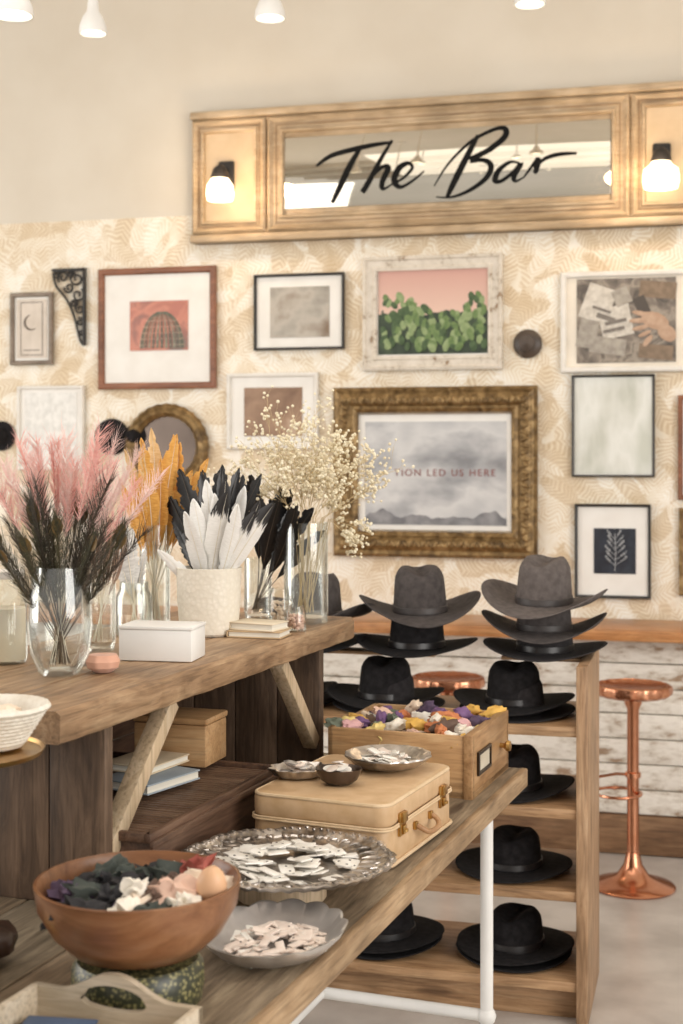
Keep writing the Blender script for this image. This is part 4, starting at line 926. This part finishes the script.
E1 = mat('eye_teal', (50, 104, 88), (60, 126, 104), 20, .3); E2 = mat('eye_blue', (30, 50, 104), (40, 70, 124), 20, .3); E3 = mat('eye_bronze', (116, 92, 54), (146, 118, 72), 20, .3)
M_quill = mat('quill', (222, 212, 192), (234, 226, 208), 10, .4); M_quilld = mat('dark_quill', (70, 58, 46), (92, 78, 62), 10, .4)
def plant(c, zoff, tips, meshes, L0, name, lab, cat, grp, tvase, roll=.6, spread=.02, dj=.06):
    for i, (u, v) in enumerate(tips):
        tip = at_t(u, v, tvase+R.uniform(-dj, dj))
        bp = Vector((c.x, c.y, c.z+zoff)); dxy = (tip-bp); hz = Vector((dxy.x, dxy.y, 0))
        bp = bp-hz.normalized()*min(spread, hz.length*.3)
        d = tip-bp; ln = d.length; z = d.normalized()
        ref = Vector((0, -1, 0)); a = R.uniform(-roll, roll); ref = Matrix.Rotation(a, 3, 'Z')@ref
        y = (ref-z*ref.dot(z)).normalized(); x = y.cross(z); m = Matrix((x, y, z)).transposed().to_4x4()
        me, q = meshes[i % len(meshes)]
        o = mk(name, me, None, (0, 0, 0), 0, lab, cat, grp); m.translation = bp; s = ln/L0
        o.matrix_world = m@Matrix.Diagonal((s, s, s, 1))
        mk('quill', q, o)
def depth(p): return p.x*(-st)+p.y*ct
dpv = depth(pv)
pk = [(fluff_mesh(.45, w_, .66, mm_, bd, 130, sd, .0005, 1.0, 2.6), quill_mesh(.45, bd, M_quill, .0008)) for bd, sd, w_, mm_ in ((.06, 1, .05, F_pk), (-.06, 2, .045, F_pk2), (.03, 3, .055, F_pk2), (-.02, 4, .045, F_pk))]
pc = [(fluff_mesh(.40, .050, .42, [F_pc, E3, E1, E2], bd, 210, sd, .0005, 1.4, 3.0, True), quill_mesh(.40, bd, M_quilld)) for bd, sd in ((.04, 5), (-.04, 6), (.0, 15))]
pc2 = [(fluff_mesh(.40, .050, .42, F_pc2, bd, 180, sd, .0005, 1.4, 3.2), quill_mesh(.40, bd, M_quilld)) for bd, sd in ((.05, 7), (-.05, 8), (.02, 18))]
rr = random.Random(9)
pkt = [(x_+rr.uniform(-4, 4), 444+rr.uniform(-10, 30)+abs(x_-66)*.14) for x_ in range(12, 138, 5)]
plant(pv, .02, pkt, pk, .45, 'pink_plume', 'wispy soft pink plume in the glass vase', 'feather', 'pink plumes in the vase', dpv, 1.2)
pct = [(2, 522), (16, 504), (30, 496), (46, 504), (62, 494), (80, 500), (98, 508), (114, 518), (126, 532), (70, 520), (38, 522), (-4, 548), (56, 530), (88, 528), (22, 536), (104, 538)]
plant(pv, .02, pct, pc, .40, 'peacock_feather', 'green peacock feather with blue eye in the glass vase', 'feather', 'peacock feathers in the vase', dpv-.03)
plant(pv, .02, [(4, 496), (20, 484), (40, 478), (60, 482), (84, 480), (104, 490), (120, 504), (130, 522), (-2, 540), (30, 530), (76, 540), (110, 540), (50, 515), (92, 515), (14, 520)], pc2, .40, 'dark_plume', 'dark olive wispy plume in the glass vase', 'feather', 'dark plumes in the vase', dpv, 1.2)
plant(pg, .02, [(96, 512), (112, 506), (124, 520), (130, 540), (106, 530)], [(vane_mesh(.26, .028, .45, F_ph, .01, .1, 9), quill_mesh(.26, .01, M_quill))], .26, 'pheasant_feather', 'brown barred pheasant feather in a slim tumbler', 'feather', 'pheasant feathers', depth(pg))
plant(mj, .02, [(118, 540), (126, 514), (136, 528), (148, 548), (125, 555)], [(vane_mesh(.2, .03, .35, F_sv, .008, .1, 12), quill_mesh(.2, .008, M_quill))], .2, 'silver_feather', 'silvery grey feather in the mason jar', 'feather', 'silver feathers in the jar', depth(mj))
om_ = [(vane_mesh(.46, w_, .44, mm_, bd, .08, sd, tipp=.8, rag=.08), quill_mesh(.46, bd, M_quill, .002)) for bd, sd, w_, mm_ in ((.05, 20, .060, F_or), (-.02, 21, .054, F_or), (.07, 22, .056, F_or2), (.04, 23, .052, F_or))]
plant(ov, .02, [(130, 478), (136, 460), (146, 450), (154, 464), (160, 440), (169, 433), (178, 431), (187, 437), (196, 446), (202, 456), (166, 456), (148, 476), (176, 462), (186, 468), (158, 484), (140, 490), (170, 486)], om_, .46, 'ochre_feather', 'long ochre feather in the tall glass vase', 'feather', 'ochre feathers in the vase', depth(ov)-.02, .5)
dcp = depth(cp)
wm = [(vane_mesh(.34, .056, .34, F_wh, .03, .05, 30, rag=.05), quill_mesh(.34, .03, M_quill, .002)), (vane_mesh(.34, .054, .34, F_whb, -.03, .05, 31, rag=.05), quill_mesh(.34, -.03, M_quill, .002)), (vane_mesh(.34, .056, .34, F_wh, .06, .06, 32, rag=.05), quill_mesh(.34, .06, M_quill, .002)), (vane_mesh(.34, .054, .34, F_whb, .04, .06, 36, rag=.06), quill_mesh(.34, .04, M_quill, .002))]
bkm = [(vane_mesh(.36, .060, .38, F_bk, .05, .1, 33, rag=.2), quill_mesh(.36, .05, M_quilld)), (vane_mesh(.36, .054, .38, F_bk, -.03, .12, 34, rag=.25), quill_mesh(.36, -.03, M_quilld))]
plant(cp, .03, [(186, 488), (193, 474), (201, 466), (210, 466), (220, 467), (230, 466), (240, 468), (251, 472), (260, 480), (188, 502), (182, 514)], bkm, .36, 'black_feather', 'black feather standing in the ceramic pot', 'feather', 'black feathers in the pot', dcp+.06, .5)
plant(cp, .03, [(204, 498), (216, 490), (229, 485), (242, 484), (254, 490), (265, 496), (236, 500), (222, 506), (194, 512), (180, 524), (172, 542), (272, 510), (210, 508), (248, 506), (258, 514)], wm, .34, 'white_feather', 'slim white feather standing in the ceramic pot', 'feather', 'white feathers in the pot', dcp-.05, .45)
plant(bg, .02, [(272, 476), (283, 484), (294, 494), (304, 502), (314, 512), (318, 524), (286, 506), (270, 492), (300, 520)], bkm, .36, 'black_feather', 'glossy black feather in a glass tumbler', 'feather', 'black feathers in the tumbler', depth(bg)-.10, .4)
# ---- dried baby's breath ----
M_stem = mat('dry_stem', (186, 164, 122), (208, 186, 144), 10, .7); M_blo = mat('dry_blossom', (230, 216, 184), (244, 236, 212), 30, .8)
def spray(c, tip, seed):
    rr = random.Random(seed); o = E('dried_flower_spray', c, 0, "spray of dried straw-coloured baby's breath in a glass vase", 'flower', 'dried flower sprays')
    bs2 = B(); bb = B(); T = tip-c
    def br(p, d, ln, lvl, r):
        n = 3; pts = [p]; q = p.copy(); dd = d.copy()
        for i in range(n):
            dd = (dd+Vector((rr.uniform(-.15, .15), rr.uniform(-.15, .15), rr.uniform(-.04, .08)))).normalized(); q = q+dd*ln/n; pts.append(q.copy())
        bs2.tube(pts, r, 4, cap=False)
        if lvl == 0:
            bb.ball(q, rr.uniform(.0030, .0050), 1); return
        k = (4, 4, 5)[lvl-1]
        for i in range(k):
            at = pts[rr.randint(1, n)]
            nd = (dd+Vector((rr.uniform(-1, 1), rr.uniform(-1, 1), rr.uniform(-.6, .7)))*.8).normalized()
            br(at, nd, ln*rr.uniform(.42, .66), lvl-1, r*.65)
    d0 = Vector((T.x*.35, T.y*.35, T.z)).normalized()
    p0 = Vector((rr.uniform(-.02, .02), rr.uniform(-.02, .02), .025)); m = p0+d0*.24
    bs2.tube([p0, (p0+m)/2, m], .0012, 5)
    d1 = (T-m); br(m, d1.normalized(), d1.length*.66, 3, .0008)
    bs2.ob('stems', M_stem, o); q = bb.ob('blossoms', M_blo, o); q['kind'] = 'stuff'
for i, (u, v) in enumerate(((250, 446), (264, 440), (278, 432), (290, 400), (302, 418), (314, 432), (326, 420), (340, 436), (356, 452), (374, 464), (386, 478), (350, 508), (366, 532), (240, 464), (330, 466), (298, 450), (388, 492), (318, 480), (345, 474), (262, 468), (360, 545), (308, 462), (282, 470))):
    tip = at_t(u, v, depth(fv)+R.uniform(-.1, .1)); spray(fv, tip, 300+i)

# ================= LIGHT =================
def area(name, loc, tgt, sx, sy, e, col=(1, 1, 1)):
    L = bpy.data.lights.new(name, 'AREA'); L.shape = 'RECTANGLE'; L.size = sx; L.size_y = sy; L.energy = e; L.color = col
    o = bpy.data.objects.new(name, L); COL.objects.link(o); o.location = loc
    o.rotation_euler = (Vector(tgt)-Vector(loc)).to_track_quat('-Z', 'Y').to_euler()
area('window_light', (3.6, .5, 2.2), (-.8, 4, 1.0), 3.5, 2.6, 150, (1, .97, .93))
area('window_light', (-4.6, 2.5, 2.0), (-.8, 4.2, 1.2), 3.2, 2.4, 80, (1, .97, .93))
area('overhead_fill', (-.8, 2.2, 3.85), (-.8, 3.4, 0), 4, 3, 52, (1, .96, .9))  # added fill lamp below the closed ceiling, no roof opening there
w = bpy.data.worlds.new('world'); SC.world = w; w.use_nodes = True
wn = w.node_tree; bgn = wn.nodes['Background']; tc = wn.nodes.new('ShaderNodeTexCoord'); sx = wn.nodes.new('ShaderNodeSeparateXYZ'); wn.links.new(tc.outputs['Generated'], sx.inputs[0])
rr_ = wn.nodes.new('ShaderNodeValToRGB'); rr_.color_ramp.elements[0].position = .35; rr_.color_ramp.elements[0].color = (.60, .56, .50, 1); rr_.color_ramp.elements[1].position = .6; rr_.color_ramp.elements[1].color = (1, .97, .93, 1)
mm = wn.nodes.new('ShaderNodeMapRange'); mm.inputs[1].default_value = -1; mm.inputs[2].default_value = 1; wn.links.new(sx.outputs[2], mm.inputs[0]); wn.links.new(mm.outputs[0], rr_.inputs[0]); wn.links.new(rr_.outputs[0], bgn.inputs[0]); bgn.inputs[1].default_value = .84

cam = bpy.data.cameras.new('camera'); co = bpy.data.objects.new('camera', cam); COL.objects.link(co); SC.camera = co
co.location = (0, 0, H); co.rotation_euler = (math.pi/2, 0, TH)
cam.sensor_fit = 'AUTO'; cam.sensor_width = 36; cam.lens = FP*36/1024; cam.shift_y = -(512-V0)/1024
cam.dof.use_dof = True; cam.dof.focus_distance = 3.0; cam.dof.aperture_fstop = 4.5
SC.view_settings.view_transform = 'Standard'; SC.view_settings.exposure = 0.03
